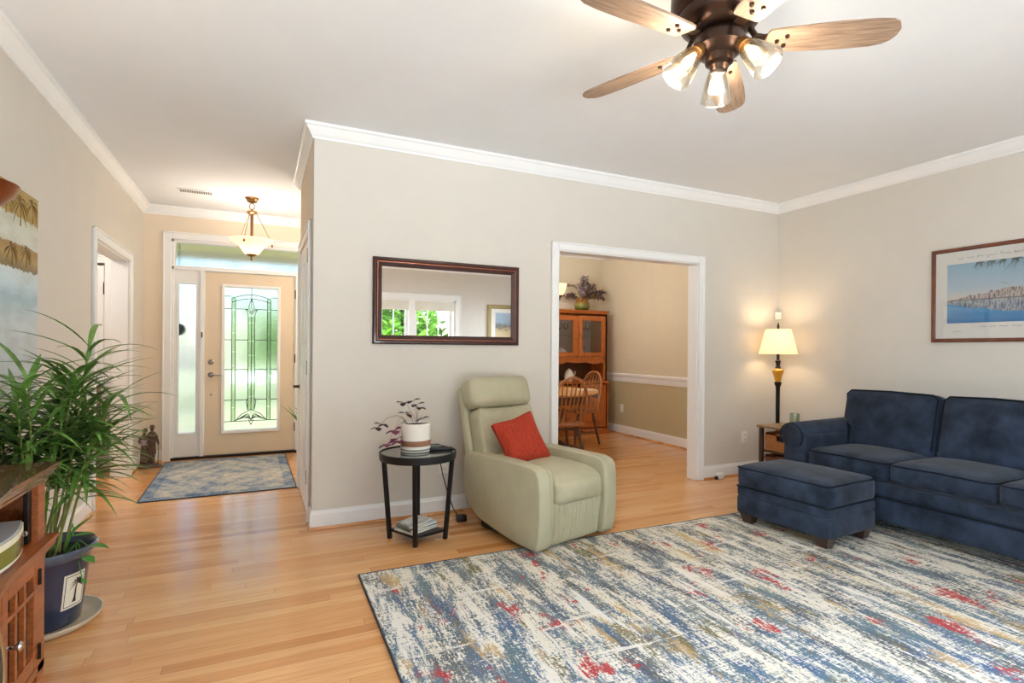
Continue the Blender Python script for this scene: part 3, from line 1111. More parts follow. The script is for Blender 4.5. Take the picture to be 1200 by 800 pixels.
# door in the side room (door_3), ajar panel with hinge
d3 = struct(panel_door('door_3', M['trim'], 0.86, 2.03, 0.036, PAN))
d3.location = (-2.29, LRY + 0.03, 0.008)
MB().tube([(0.866, -0.03, 1.74), (0.866, -0.03, 1.86)], 0.010).box(0.862, 0.885, -0.03, -0.02, 1.74, 1.86).build('hinge', M['dark_iron'], d3)
m = MB()
casing_x(m, LRY, -2.30, -1.42, 2.06, -1, 0.075)
struct(m.build('trim_side_room_door', M['trim'], smooth=False))

# rear windows
for i, (a, b, z0, z1) in enumerate(RW):
    m = MB()
    casing_x(m, YB, a, b, z1, 1, 0.10, z0)
    m.box(a - 0.12, b + 0.12, YB, YB + 0.06, z0 - 0.035, z0, 0.006, 1)
    m.box(a - 0.10, b + 0.10, YB, YB + 0.018, z0 - 0.12, z0 - 0.035, 0.004, 1)
    for x in (a, b - 0.035):
        m.box(x, x + 0.035, YB - 0.13, YB, z0, z1)
    m.box(a, b, YB - 0.13, YB, z1 - 0.035, z1)
    m.box(a, b, YB - 0.13, YB, z0, z0 + 0.03)
    nu = 2
    uw = (b - a) / nu
    for k in range(1, nu):
        m.box(a + k * uw - 0.055, a + k * uw + 0.055, YB - 0.12, YB + 0.012, z0, z1, 0.003, 1)
    wdw = struct(m.build('window_%d' % (4 + i), M['trim'], smooth=False))
    for k in range(nu):
        u0, u1 = a + k * uw + 0.05, a + (k + 1) * uw - 0.05
        f = MB()
        framed_panel(f, u0, u1, z0 + 0.03, z1 - 0.035, u0 + 0.055, u1 - 0.055, z0 + 0.10, z1 - 0.10, YB - 0.09, YB - 0.05)
        zm = (z0 + z1) / 2
        f.box(u0, u1, YB - 0.095, YB - 0.045, zm - 0.03, zm + 0.03)
        for q in (1, 2):
            xq = u0 + 0.055 + (u1 - u0 - 0.11) * q / 3
            f.box(xq - 0.008, xq + 0.008, YB - 0.08, YB - 0.06, z0 + 0.1, z1 - 0.1)
        s = f.build('sash', M['trim'], wdw, smooth=False)
        MB().box(u0 + 0.055, u1 - 0.055, YB - 0.072, YB - 0.068, z0 + 0.1, z1 - 0.1).build('pane', M['glass'], s, smooth=False)
        MB().box(u0 - 0.02, u1 + 0.02, YB - 0.035, YB + 0.005, z1 - 0.19, z1 - 0.03, 0.008, 2).tube([(u0 - 0.02, YB - 0.015, z1 - 0.19), (u1 + 0.02, YB - 0.015, z1 - 0.19)], 0.012).build('roller_blind', M['cloth_white'], wdw)

for i, (xw, sg) in enumerate(((XL, 1), (XR, -1))):  # unseen side windows, added as openings for the fill lamps
    m = MB()
    casing_y(m, xw, SWY0, SWY1, SWZ1, sg, 0.09, SWZ0)
    xo = xw - sg * 0.115
    xa, xb = sorted((xw, xo))
    m.box(xa, xb, SWY0, SWY0 + 0.04, SWZ0, SWZ1)
    m.box(xa, xb, SWY1 - 0.04, SWY1, SWZ0, SWZ1)
    m.box(xa, xb, SWY0, SWY1, SWZ0, SWZ0 + 0.04)
    m.box(xa, xb, SWY0, SWY1, SWZ1 - 0.04, SWZ1)
    ym = (SWY0 + SWY1) / 2
    m.box(xa + 0.03, xb - 0.03, ym - 0.03, ym + 0.03, SWZ0, SWZ1)
    o = struct(m.build('window_%d' % (6 + i), M['trim'], smooth=False))
    xm = (xa + xb) / 2
    MB().box(xm - 0.002, xm + 0.002, SWY0 + 0.04, SWY1 - 0.04, SWZ0 + 0.04, SWZ1 - 0.04).build('pane', M['glass'], o, smooth=False)

# ------------------------------------------------------------------ outdoors, seen through the glass
struct(MB().box(-3.5, 4.5, 7.2, 9.6, -0.16, -0.08).build('porch_slab', M['concrete'], smooth=False))
struct(MB().box(-30, 30, 9.6, 40, -0.30, -0.18).build('front_lawn', M['grass'], smooth=False))
struct(MB().box(-30, 30, -40, YB - 0.2, -0.5, -0.38).build('back_lawn', M['grass'], smooth=False))


def tree(name, label, x, y, zg, hh, cr, nleaf, seed, group, trunk=0.12, low=0.25, size=(0.16, 0.34)):
    rnd = random.Random(seed)
    t = thing(name, label, 'tree', (x, y, zg), 0, group)
    tr = MB()
    tr.tube([(0, 0, 0), (0.05, 0.02, hh * 0.3), (-0.04, 0.05, hh * 0.6), (0.03, 0, hh * 0.9)], [trunk * 1.3, trunk, trunk * 0.7, trunk * 0.25], 10)
    for k in range(6):
        a = rnd.uniform(0, 2 * PI)
        z = hh * rnd.uniform(0.35, 0.75)
        tr.tube([(0, 0, z), (cr * 0.35 * math.cos(a), cr * 0.35 * math.sin(a), z + cr * 0.25), (cr * 0.7 * math.cos(a), cr * 0.7 * math.sin(a), z + cr * 0.42)], [trunk * 0.5, trunk * 0.3, trunk * 0.1], 6)
    tr.build('trunk', M['bark'], t)
    lf = MB()
    cl = [(Vector((rnd.gauss(0, cr * 0.42), rnd.gauss(0, cr * 0.42), hh * rnd.uniform(low, 1.0))), cr * rnd.uniform(0.25, 0.5)) for _ in range(22)]
    for k in range(nleaf):
        c, rr = rnd.choice(cl)
        v = Vector((rnd.gauss(0, 1), rnd.gauss(0, 1), rnd.gauss(0, 0.8))).normalized() * rr * rnd.uniform(0.5, 1)
        L = rnd.uniform(*size)
        lf.leaf(c + v, (rnd.uniform(-1, 1), rnd.uniform(-1, 1), rnd.uniform(-0.7, 0.5)), L, L * 0.6, 1.0, n=2)
    lf.build('crown', M['tree_leaf'], t, smooth=False)
    return t


for i, (x, y, hh, cr) in enumerate([(-3.2, -9.6, 5.6, 1.6), (3.9, -8.2, 5.4, 1.9), (0.4, -11.5, 5.4, 1.5), (8.8, -9.4, 5.2, 1.7)]):
    tree('leafy_tree', ['leafy green tree behind the left rear window', 'leafy green tree filling the rear window reflected in the wall mirror',
                        'leafy green tree far back between the two rear windows', 'leafy green tree beyond the right end of the rear wall'][i],
         x, y, -0.4, hh, cr, 4200 if i == 1 else 2000, 40 + i, 'trees behind the house', low=0.12, size=(0.22, 0.44))
for i, (x, y, hh, cr) in enumerate([(-3.4, 15.5, 4.4, 2.2), (0.6, 17.5, 3.6, 2.4)]):
    tree('front_tree', ['green tree on the lawn seen left through the front door glass', 'green tree on the lawn seen straight through the front door glass'][i],
         x, y, -0.2, hh, cr, 900, 60 + i, 'trees on the front lawn', low=0.1)
# brick porch pier, beam and hanging lantern in front of the sidelight
pr = MB()
for k in range(32):
    z0 = -0.08 + k * 0.077
    o = 0.004 if k % 2 else 0
    pr.box(-1.16 - o, -0.905 - o, 7.02, 7.30, z0, z0 + 0.068, 0.004, 1)
pr.box(-1.15, -0.915, 7.03, 7.29, -0.08, 2.4, mi=1)
struct(pr.build('trim_brick_pier', [M['brick'], M['concrete']], smooth=False))
struct(MB().box(-2.5, 3.5, 9.3, 9.5, 2.56, 2.66).build('trim_porch_beam', M['trim'], smooth=False))
struct(MB().box(-2.5, 3.5, 7.1, 9.6, 2.66, 2.72).build('trim_porch_ceiling', M['porch'], smooth=False))
t = thing('porch_lantern', 'round black lantern hanging outside the left sidelight glass', 'lantern', (-0.90, 7.62, 1.36))
MB().ball((0, 0, 0.08), 0.075, (1, 1, 1.0), 18).lathe([(0.075, 0.08), (0.082, 0.085), (0.075, 0.095)], (0, 0, 0), 20, cap=False).build('body', M['black_metal'], t)
MB().tube([(0, 0, 0.15), (0, 0, 1.30)], 0.005, 6).build('chain', M['black_metal'], t)

# ------------------------------------------------------------------ rugs
def rug(name, label, x0, x1, y0, y1, rz, mat, th=0.010):
    cx, cy = (x0 + x1) / 2, (y0 + y1) / 2
    t = thing(name, label, 'rug', (cx, cy, 0), rz)
    hx, hy = (x1 - x0) / 2, (y1 - y0) / 2
    MB().box(-hx, hx, -hy, hy, 0.0005, th, 0.003, 1).build('pile', mat, t, smooth=False)
    e = MB()
    for (a, b, c, d) in ((-hx - 0.008, hx + 0.008, -hy - 0.008, -hy), (-hx - 0.008, hx + 0.008, hy, hy + 0.008), (-hx - 0.008, -hx, -hy, hy), (hx, hx + 0.008, -hy, hy)):
        e.box(a, b, c, d, 0.0005, th + 0.001, 0.003, 1)
    e.build('binding', M['rug_edge'], t)
    return t


rug('area_rug', 'large abstract rug with blue cream and red streaks under the ottoman', 0.475, 4.30, 0.25, 2.925, R(-0.6), M['rug'])
rug('entry_rug', 'small faded blue and beige medallion rug in front of the front door', -0.875, 0.275, 5.04, 6.66, R(1.0), M['entry_rug'], 0.008)

# ------------------------------------------------------------------ sofa
RZ = 0.011
sofa = thing('sofa', 'long navy blue suede sofa with rolled arms along the right wall', 'sofa', (3.78, 1.875, RZ))
# local: +x towards the wall, y along the sofa, half length 1.12
b = MB()
b.soft(0.47, 0, 0.155, 0.94, 2.22, 0.17, 0.025, n=6)
b.soft(0.475, 0, 0.285, 0.93, 2.22, 0.10, 0.025, n=6)
b.build('base', M['navy'], sofa)
pp = MB()
pp.tube([(-0.003, -1.11, 0.237), (-0.003, 1.11, 0.237)], 0.005, 6)
pp.build('base_piping', M['navy_dark'], sofa)
bk = MB()
bk.soft(0.83, 0, 0.50, 0.18, 2.10, 0.68, 0.06, n=7)
bk.build('back_frame', M['navy'], sofa)
for s in (1, -1):
    a = MB()
    a.soft(0.47, s * 0.985, 0.36, 0.92, 0.20, 0.44, 0.03, n=6)
    prof = arc(0, 0, 0.095, 0, 360, 20)[:-1]
    pts = []
    a.tube([(0.0, s * 1.00, 0.548), (0.02, s * 1.00, 0.55), (0.5, s * 1.00, 0.552), (0.86, s * 1.00, 0.56), (0.90, s * 1.00, 0.56)], [0.09, 0.105, 0.110, 0.110, 0.095], 24)
    ao = a.build('arm', M['navy'], sofa)
    q = MB()
    q.tube([(-0.004, s * 1.00 + 0.098 * math.cos(R(t)), 0.55 + 0.098 * math.sin(R(t))) for t in range(-40, 221, 20)], 0.005, 6)
    q.tube([(0.04, s * 1.10, 0.14), (0.04, s * 1.09, 0.46)], 0.004, 6)
    q.build('arm_piping', M['navy_dark'], ao)
cy0 = [0.585, 0.0, -0.585]
for yc in cy0:
    c = MB()
    c.soft(0.33, yc, 0.405, 0.66, 0.578, 0.15, 0.045, (0.012, 0.004, 0.022), n=9)
    co = c.build('seat_cushion', M['navy'], sofa)
    pp = MB()
    for z in (0.365, 0.462):
        pts = [(0.64, yc + 0.283, z), (0.04, yc + 0.283, z), (0.008, yc + 0.262, z), (0.002, yc + 0.22, z), (-0.004, yc, z + (0.006 if z > 0.4 else 0)), (0.002, yc - 0.22, z), (0.008, yc - 0.262, z), (0.04, yc - 0.283, z), (0.64, yc - 0.283, z)]
        pp.tube(pts, 0.005, 6)
    pp.build('cushion_piping', M['navy_dark'], co)
for k, (y0, y1) in enumerate(((0.27, 0.95), (-0.33, 0.262), (-0.95, -0.338))):
    c = MB()
    tilt = rotm('Y', 13)

    def shape(p, q, k=k):
        # the end cushions widen over the rolled arm
        if k == 0 and q[1] > 0.2 and q[2] < -0.1:
            p.y -= 0.07 * (q[1] - 0.2) / 0.8
        if k == 2 and q[1] < -0.2 and q[2] < -0.1:
            p.y += 0.07 * (-q[1] - 0.2) / 0.8
        return p
    mm = Matrix.Translation((0.62, (y0 + y1) / 2, 0.665)) @ tilt
    c.soft(0, 0, 0, 0.19, y1 - y0, 0.47, 0.055, (0.035, 0, 0.01), n=9, mat=mm, fn=shape)
    co = c.build('back_cushion', M['navy'], sofa)
    pp = MB()
    hy, hz = (y1 - y0) / 2 - 0.016, 0.225
    loop = [(-0.082, -hy, -hz + 0.05), (-0.082, -hy, hz - 0.03), (-0.082, -hy + 0.03, hz), (-0.084, 0, hz + 0.008), (-0.082, hy - 0.03, hz), (-0.082, hy, hz - 0.03), (-0.082, hy - (0.06 if k == 0 else 0), -hz + 0.05)]
    pp.tube([mm @ Vector(p) for p in loop], 0.0055, 6)
    pp.build('cushion_piping', M['navy_dark'], co)
for sx in (0.06, 0.86):
    for sy in (-1.03, 1.03):
        MB().prism([(-0.035, 0), (0.035, 0), (0.045, 0.075), (-0.045, 0.075)], sy - 0.04, sy + 0.04, 'y', mat=Matrix.Translation((sx, 0, 0))).build('leg', M['dark_wood'], sofa)

# ------------------------------------------------------------------ ottoman
ot = thing('ottoman', 'navy blue suede storage ottoman standing in front of the sofa', 'ottoman', (3.362, 2.465, RZ), R(3.5))
ox, oy = 0.525, 0.67
c = MB()
c.soft(0, 0, 0.325, ox, oy, 0.155, 0.04, (0.01, 0.01, 0.028), n=9)
top = c.build('cushion_lid', M['navy'], ot)
pp = MB()
for z, i in ((0.386, -0.006), (0.256, -0.002)):
    a, bb = ox / 2 + i, oy / 2 + i
    k = 0.022
    pp.tube([(a - k, bb, z), (-a + k, bb, z), (-a + 0.005, bb - 0.005, z), (-a, bb - k, z), (-a, -bb + k, z), (-a + 0.005, -bb + 0.005, z), (-a + k, -bb, z), (a - k, -bb, z), (a - 0.005, -bb + 0.005, z), (a, -bb + k, z), (a, bb - k, z), (a - 0.005, bb - 0.005, z)], 0.0055, 6, closed=True)
pp.build('lid_piping', M['navy_dark'], top)
c = MB()
c.soft(0, 0, 0.225, ox - 0.006, oy - 0.006, 0.085, 0.02, n=6)
c.soft(0, 0, 0.128, ox - 0.002, oy - 0.002, 0.135, 0.024, n=6)
c.build('box_body', M['navy'], ot)
for sx in (-1, 1):
    for sy in (-1, 1):
        l = MB()
        mm = Matrix.Translation((sx * (ox / 2 - 0.065), sy * (oy / 2 - 0.065), 0))
        tb = [(0.034, 0), (0.052, 0.068)]
        l.lathe([(0, 0), (0.042, 0), (0.066, 0.07), (0, 0.07)], (0, 0, 0), 4, mm @ rotm('Z', 45))
        l.build('leg', M['dark_wood'], ot, smooth=False)

# ------------------------------------------------------------------ recliner (local: front is -y)
rc = thing('recliner', 'pale sage green leather recliner armchair beside the small black table', 'armchair', (1.70, 3.25, 0.0), R(13.5))
HW = 0.345
for s in (-1, 1):
    a = MB()
    # side panel with a top that rolls over and a bowed front
    poly = [(-0.41, 0.030), (-0.43, 0.10), (-0.442, 0.22), (-0.442, 0.38), (-0.432, 0.47), (-0.405, 0.508), (-0.35, 0.523), (-0.10, 0.525), (0.15, 0.522), (0.31, 0.515), (0.35, 0.498), (0.362, 0.45), (0.358, 0.30), (0.335, 0.16), (0.18, 0.09), (0.0, 0.06), (-0.2, 0.033)]
    x0, x1 = sorted((s * (HW - 0.125), s * HW))
    a.prism([(p[0], p[1]) for p in poly], x0, x1, 'x', bev=0.022)
    ao = a.build('arm', M['leather'], rc)
    q = MB()
    q.tube([(s * (HW - 0.09), y_, z_) for y_, z_ in ((-0.443, 0.16), (-0.443, 0.38), (-0.433, 0.472), (-0.405, 0.5095), (-0.35, 0.5245), (0.15, 0.5235))], 0.002, 6)
    q.build('seam', M['leather'], ao)
IW = HW - 0.13
c = MB()


def seatf(p, q):
    if q[1] < 0:
        p.z -= 0.03 * q[1] ** 4
    return p


c.soft(0, -0.145, 0.385, 2 * IW, 0.60, 0.17, 0.055, (0.0, 0.02, 0.025), n=10, fn=seatf)
c.build('seat_cushion', M['leather'], rc)
c = MB()


def footf(p, q):
    p.y += 0.0045 * math.sin(p.x * 210) if q[1] < 0 else 0
    p.y += 0.04 * (1 - q[2]) * 0.5 if q[1] < 0 else 0
    return p


c.soft(0, -0.345, 0.165, 2 * IW, 0.17, 0.275, 0.03, (0, 0.015, 0), n=44, fn=footf)
c.build('footrest_panel', M['leather'], rc)
# back rest: outer shell, inner pad and head roll, leaning back
bm_ = Matrix.Translation((-0.03, 0.20, 0.40)) @ rotm('X', -19)


def backw(p, q):
    return Vector((p.x * (1.0 - 0.06 * q[2]), p.y, p.z))


c = MB()
c.soft(0, 0.125, 0.27, 0.55, 0.09, 0.70, 0.04, n=9, mat=bm_, fn=backw)
c.build('back_shell', M['leather'], rc)
c = MB()


def backp(p, q):
    if q[1] < 0:
        p.y -= 0.045 * (abs(q[0]) ** 3)
    return backw(p, q)


c.soft(0, 0.03, 0.17, 0.52, 0.13, 0.52, 0.05, (0, 0.012, 0), n=11, mat=bm_, fn=backp)
bp = c.build('back_cushion', M['leather'], rc)
q = MB()
q.tube([bm_ @ Vector((x, -0.038 - 0.02, 0.40)) for x in (-0.13, 0.13)], 0.002, 6)
q.build('seam', M['leather'], bp)
c = MB()
c.soft(0, 0.015, 0.54, 0.535, 0.17, 0.225, 0.055, (0.01, 0.012, 0), n=10, mat=bm_)
c.build('headrest', M['leather'], rc)
MB().box(-0.26, 0.26, -0.25, 0.26, 0.0, 0.075, 0.01, 2).build('base_frame', M['black'], rc)
MB().box(-0.24, 0.24, 0.13, 0.36, 0.12, 0.50, 0.02, 2).build('rear_panel', M['leather'], rc)

# red pillow leaning in the chair
t = thing('throw_pillow', 'rust red woven square pillow leaning on the recliner back', 'pillow', (1.60, 3.25, 0.605), R(8))
c = MB()


def pil(p, q):
    k = max(abs(q[0]), abs(q[2]))
    e = 1 - 0.10 * (1 - abs(q[0] * q[2])) * k ** 2
    p.x *= e
    p.z *= e
    p.y *= max(0.10, (1 - q[0] ** 4) * (1 - q[2] ** 4)) ** 0.6
    return p


c.soft(0, 0, 0, 0.345, 0.14, 0.345, 0.02, (0, 0.0, 0), n=12, fn=pil, mat=rotm('X', -25) @ rotm('Y', -13))
c.build('cushion', M['red_cloth'], t)

# ------------------------------------------------------------------ small black round side table and what stands on it
TX, TY, TZ = 0.925, 3.385, 0.562
st = thing('side_table', 'small round black metal side table with a smoked glass top', 'side table', (TX, TY, 0))
MB().lathe([(0.225, TZ - 0.045), (0.243, TZ - 0.043), (0.246, TZ - 0.02), (0.246, TZ + 0.002), (0.238, TZ + 0.004), (0.236, TZ - 0.006), (0.225, TZ - 0.01)], (0, 0, 0), 48, cap=False).build('rim', M['black_metal'], st)
MB().lathe([(0, TZ - 0.012), (0.238, TZ - 0.012), (0.238, TZ - 0.003), (0, TZ - 0.003)], (0, 0, 0), 48).build('glass_top', M['dark_glass'], st)
LA = [250, 155, 75, -26]
for k, a in enumerate(LA):
    a = R(a)
    p0 = Vector((0.155 * math.cos(a), 0.155 * math.sin(a), 0)) * (1.15 if k in (1, 3) else 1)
    p1 = Vector((0.222 * math.cos(a), 0.222 * math.sin(a), TZ - 0.03))
    l = MB()
    tb = [p0 + Vector((0, 0, 0.0)), p1]
    l.tube(tb, 0.0165, 4)
    l.build('leg', M['black_metal'], st, smooth=False)
sh = [(0.150 * math.cos(R(a)) * (1.15 if k in (1, 3) else 1), 0.150 * math.sin(R(a)) * (1.15 if k in (1, 3) else 1)) for k, a in enumerate(LA)]
MB().prism(list(reversed(sh)), 0.045, 0.062, 'z').build('shelf', M['black_metal'], st, smooth=False)
mags = [('white magazine at the bottom of the stack', (0.22, 0.17), (226, 222, 210), 3), ('teal edged magazine second in the stack', (0.21, 0.16), (70, 96, 108), -4), ('olive covered magazine third in the stack', (0.205, 0.16), (150, 146, 120), 2),
        ('pale blue magazine near the top of the stack', (0.20, 0.155), (186, 196, 206), -7), ('grey and white magazine on top of the stack', (0.17, 0.135), (208, 208, 204), 14)]
z = 0.0625
for i, (lb, (a, bb), col, rz) in enumerate(mags):
    th = 0.012 if i < 3 else 0.008
    t = thing('magazine', lb + ' under the round side table', 'magazine', (TX - 0.005 + 0.006 * (i % 2), TY + 0.012, z), R(24 + rz), 'magazines on the side table shelf')
    MB().box(-a / 2 + 0.002, a / 2 - 0.003, -bb / 2 + 0.002, bb / 2 - 0.002, 0.001, th - 0.001).build('pages', M['paper'], t, smooth=False)
    cv = pm('magazine_cover_%d' % i, col, 0.35, var=0.35, vscale=(14, 22, 5))
    MB().box(-a / 2, a / 2, -bb / 2, bb / 2, 0, 0.001).box(-a / 2, a / 2, -bb / 2, bb / 2, th - 0.001, th).box(-a / 2, -a / 2 + 0.002, -bb / 2, bb / 2, 0, th).build('cover', cv, t, smooth=False)
    z += th + 0.0004

# planter with purple shamrock
TS = TZ + 0.004
pl = thing('potted_plant', 'purple leaved plant in a white ceramic pot with a tan band', 'potted plant', (0.918, 3.42, TS - 0.007))
pr_ = [(0, 0), (0.088, 0), (0.094, 0.004)]
for k in range(40):
    zz = 0.006 + k * 0.0043
    pr_ += [(0.0955, zz), (0.0947, zz + 0.002)]
pr_ += [(0.0945, 0.180), (0.091, 0.183), (0.086, 0.18), (0.086, 0.16), (0, 0.16)]
MB().lathe(pr_, (0, 0, 0), 44).build('pot', M['white_cer'], pl, angle=60)
MB().lathe([(0.0962, 0.040), (0.0968, 0.042), (0.0968, 0.074), (0.0962, 0.076)], (0, 0, 0), 44, cap=False).build('tan_band', M['brown_band'], pl)
MB().lathe([(0.0955, 0.012), (0.0963, 0.013), (0.0963, 0.020), (0.0955, 0.021)], (0, 0, 0), 44, cap=False).build('grey_band', M['grey_band'], pl)
MB().lathe([(0, 0.160), (0.086, 0.160), (0.086, 0.168), (0.04, 0.174), (0, 0.175)], (0, 0, 0), 24).build('soil', M['soil'], pl)
stems = MB()
dl, ml = MB(), MB()
rnd = random.Random(5)


def shamrock(mb, c, size, tilt):
    for k in range(3):
        a = R(120 * k) + tilt
        mb.leaf(c, (math.cos(a), math.sin(a) * 0.7, 0.35 * math.sin(a * 2 + tilt) - 0.1), size, size * 0.8, 2.5, n=4, fold=0.35, shape=1.5)


CR, CF = Vector((0.905, -0.425, 0)), Vector((-0.425, -0.905, 0))     # right and towards the camera
tips = [(-0.075, 0.03, 0.315, 0), (-0.02, 0.0, 0.325, 0), (0.005, -0.02, 0.30, 0), (-0.06, 0.02, 0.245, 0), (0.02, 0.02, 0.285, 0), (0.045, 0.0, 0.212, 0), (-0.235, 0.05, 0.158, 0), (-0.215, 0.03, 0.175, 0),
        (-0.125, 0.05, 0.14, 1), (-0.10, 0.06, 0.09, 1), (-0.165, 0.07, 0.055, 1), (-0.085, 0.07, 0.075, 1)]
for i, (r_, f_, z_, kind) in enumerate(tips):
    tip = CR * r_ + CF * f_ + Vector((0, 0, z_))
    s0 = CR * (0.015 * rnd.uniform(-1, 1) - (0.05 if r_ < -0.08 else 0)) + Vector((0, 0, 0.17))
    mid = s0.lerp(tip, 0.45) + Vector((0, 0, 0.06 if abs(r_) > 0.09 else 0.02))
    q1 = s0.lerp(mid, 0.5) + Vector((0, 0, 0.02))
    q2 = mid.lerp(tip, 0.55) + Vector((0, 0, 0.02))
    stems.tube([s0, q1, mid, q2, tip], [0.0016, 0.0016, 0.0014, 0.0012, 0.001], 5)
    shamrock(ml if kind else dl, tip, 0.068 if kind else 0.052, rnd.uniform(0, 2))
stems.build('stems', M['purple_stem'], pl)
dl.build('dark_leaves', M['purple'], pl, smooth=False)
ml.build('lower_leaves', M['magenta'], pl, smooth=False)

# remotes
for nm, lb, c_, rz, sz in (('remote_control', 'flat black remote control on the right edge of the round side table', (1.075, 3.375), -8, (0.155, 0.045, 0.02)),
                           ('phone_handset', 'grey handset lying behind the white pot on the side table', (1.045, 3.485), -4, (0.12, 0.05, 0.022))):
    t = thing(nm, lb, 'remote' if nm[0] == 'r' else 'handset', (c_[0], c_[1], TS - 0.007), R(rz))
    MB().box(-sz[0] / 2, sz[0] / 2, -sz[1] / 2, sz[1] / 2, 0, sz[2], 0.007, 3).build('body', M['black'] if nm[0] == 'r' else M['grey_band'], t)
    k = MB()
    for i in range(6):
        for j in range(3):
            k.box(-0.055 + i * 0.018, -0.045 + i * 0.018, -0.013 + j * 0.010, -0.007 + j * 0.010, sz[2], sz[2] + 0.0015)
    k.build('keypad', M['dark_iron'], t, smooth=False)


def outlet(label, x, y, z, rz, group='wall outlets'):
    t = thing('wall_outlet', label, 'outlet', (x, y, z), rz, group)
    MB().box(-0.036, 0.036, -0.006, 0.0, -0.058, 0.058, 0.003, 2).build('cover_plate', M['white_plastic'], t)
    for s in (-1, 1):
        k = MB()
        k.box(-0.017, 0.017, -0.0085, -0.005, s * 0.024 - 0.014, s * 0.024 + 0.014, 0.003, 2)
        k.box(-0.009, -0.006, -0.0095, -0.008, s * 0.024 - 0.005, s * 0.024 + 0.007, mi=1)
        k.box(0.006, 0.009, -0.0095, -0.008, s * 0.024 - 0.005, s * 0.024 + 0.007, mi=1)
        k.build('socket', [M['white_plastic'], M['black']], t)


outlet('white wall outlet behind the round black side table', 1.243, YM, 0.352, 0)
outlet('white wall outlet between the dining opening and the corner lamp', 4.358, YM, 0.369, 0)
outlet('white wall outlet low on the khaki dining room wall', XR, 6.45, 0.372, R(-90))
# cord and adapter
t = thing('power_adapter', 'black power adapter on the floor behind the recliner with its cord by the side table', 'power adapter', (1.30, 3.60, 0))
MB().box(-0.035, 0.035, -0.025, 0.025, 0, 0.045, 0.006, 2).build('body', M['black'], t)
MB().tube([(a - 1.30, b_ - 3.60, c_) for a, b_, c_ in ((1.10, 3.57, TS), (1.13, 3.63, TS - 0.01), (1.155, 3.66, 0.45), (1.18, 3.66, 0.33), (1.215, 3.65, 0.2), (1.25, 3.63, 0.09), (1.28, 3.61, 0.035))], 0.004, 7).build('power_cord', M['black'], t)

# ------------------------------------------------------------------ wall mirror
mr = thing('wall_mirror', 'wide rectangular wall mirror in a dark mahogany frame', 'mirror', (1.281, YM, 1.563))
HX, HZ, FW = 0.569, 0.308, 0.064


def rect_frame(prof, hx, hz, axis_y=True):
    """picture frame: profile (inward distance, out from the wall) mitred round a rectangle"""
    tb = MB()
    cs = [(-1, -1), (1, -1), (1, 1), (-1, 1)]
    rings = []
    for sx, sz in cs:
        rings.append([tb.bm.verts.new((sx * (hx - i), -o, sz * (hz - i))) for i, o in prof])
    n = len(prof)
    for k in range(4):
        a, b = rings[k], rings[(k + 1) % 4]
        for i in range(n):
            j = (i + 1) % n
            tb.bm.faces.new((a[i], a[j], b[j], b[i]))
    bmesh.ops.recalc_face_normals(tb.bm, faces=tb.bm.faces)
    return tb


rect_frame([(0, 0.002), (0, 0.022), (0.008, 0.030), (0.02, 0.032), (0.028, 0.026), (0.036, 0.026), (0.046, 0.022), (0.060, 0.016), (FW, 0.012), (FW, 0.002)], HX, HZ).build('frame', M['mahog'], mr, angle=20)
rect_frame([(0.029, 0.024), (0.0295, 0.029), (0.0345, 0.029), (0.035, 0.024)], HX, HZ).build('copper_bead', M['copper_line'], mr, angle=20)
MB().box(-HX + FW - 0.004, HX - FW + 0.004, -0.009, -0.004, -HZ + FW - 0.004, HZ - FW + 0.004).build('mirror_glass', M['mirror'], mr, smooth=False)


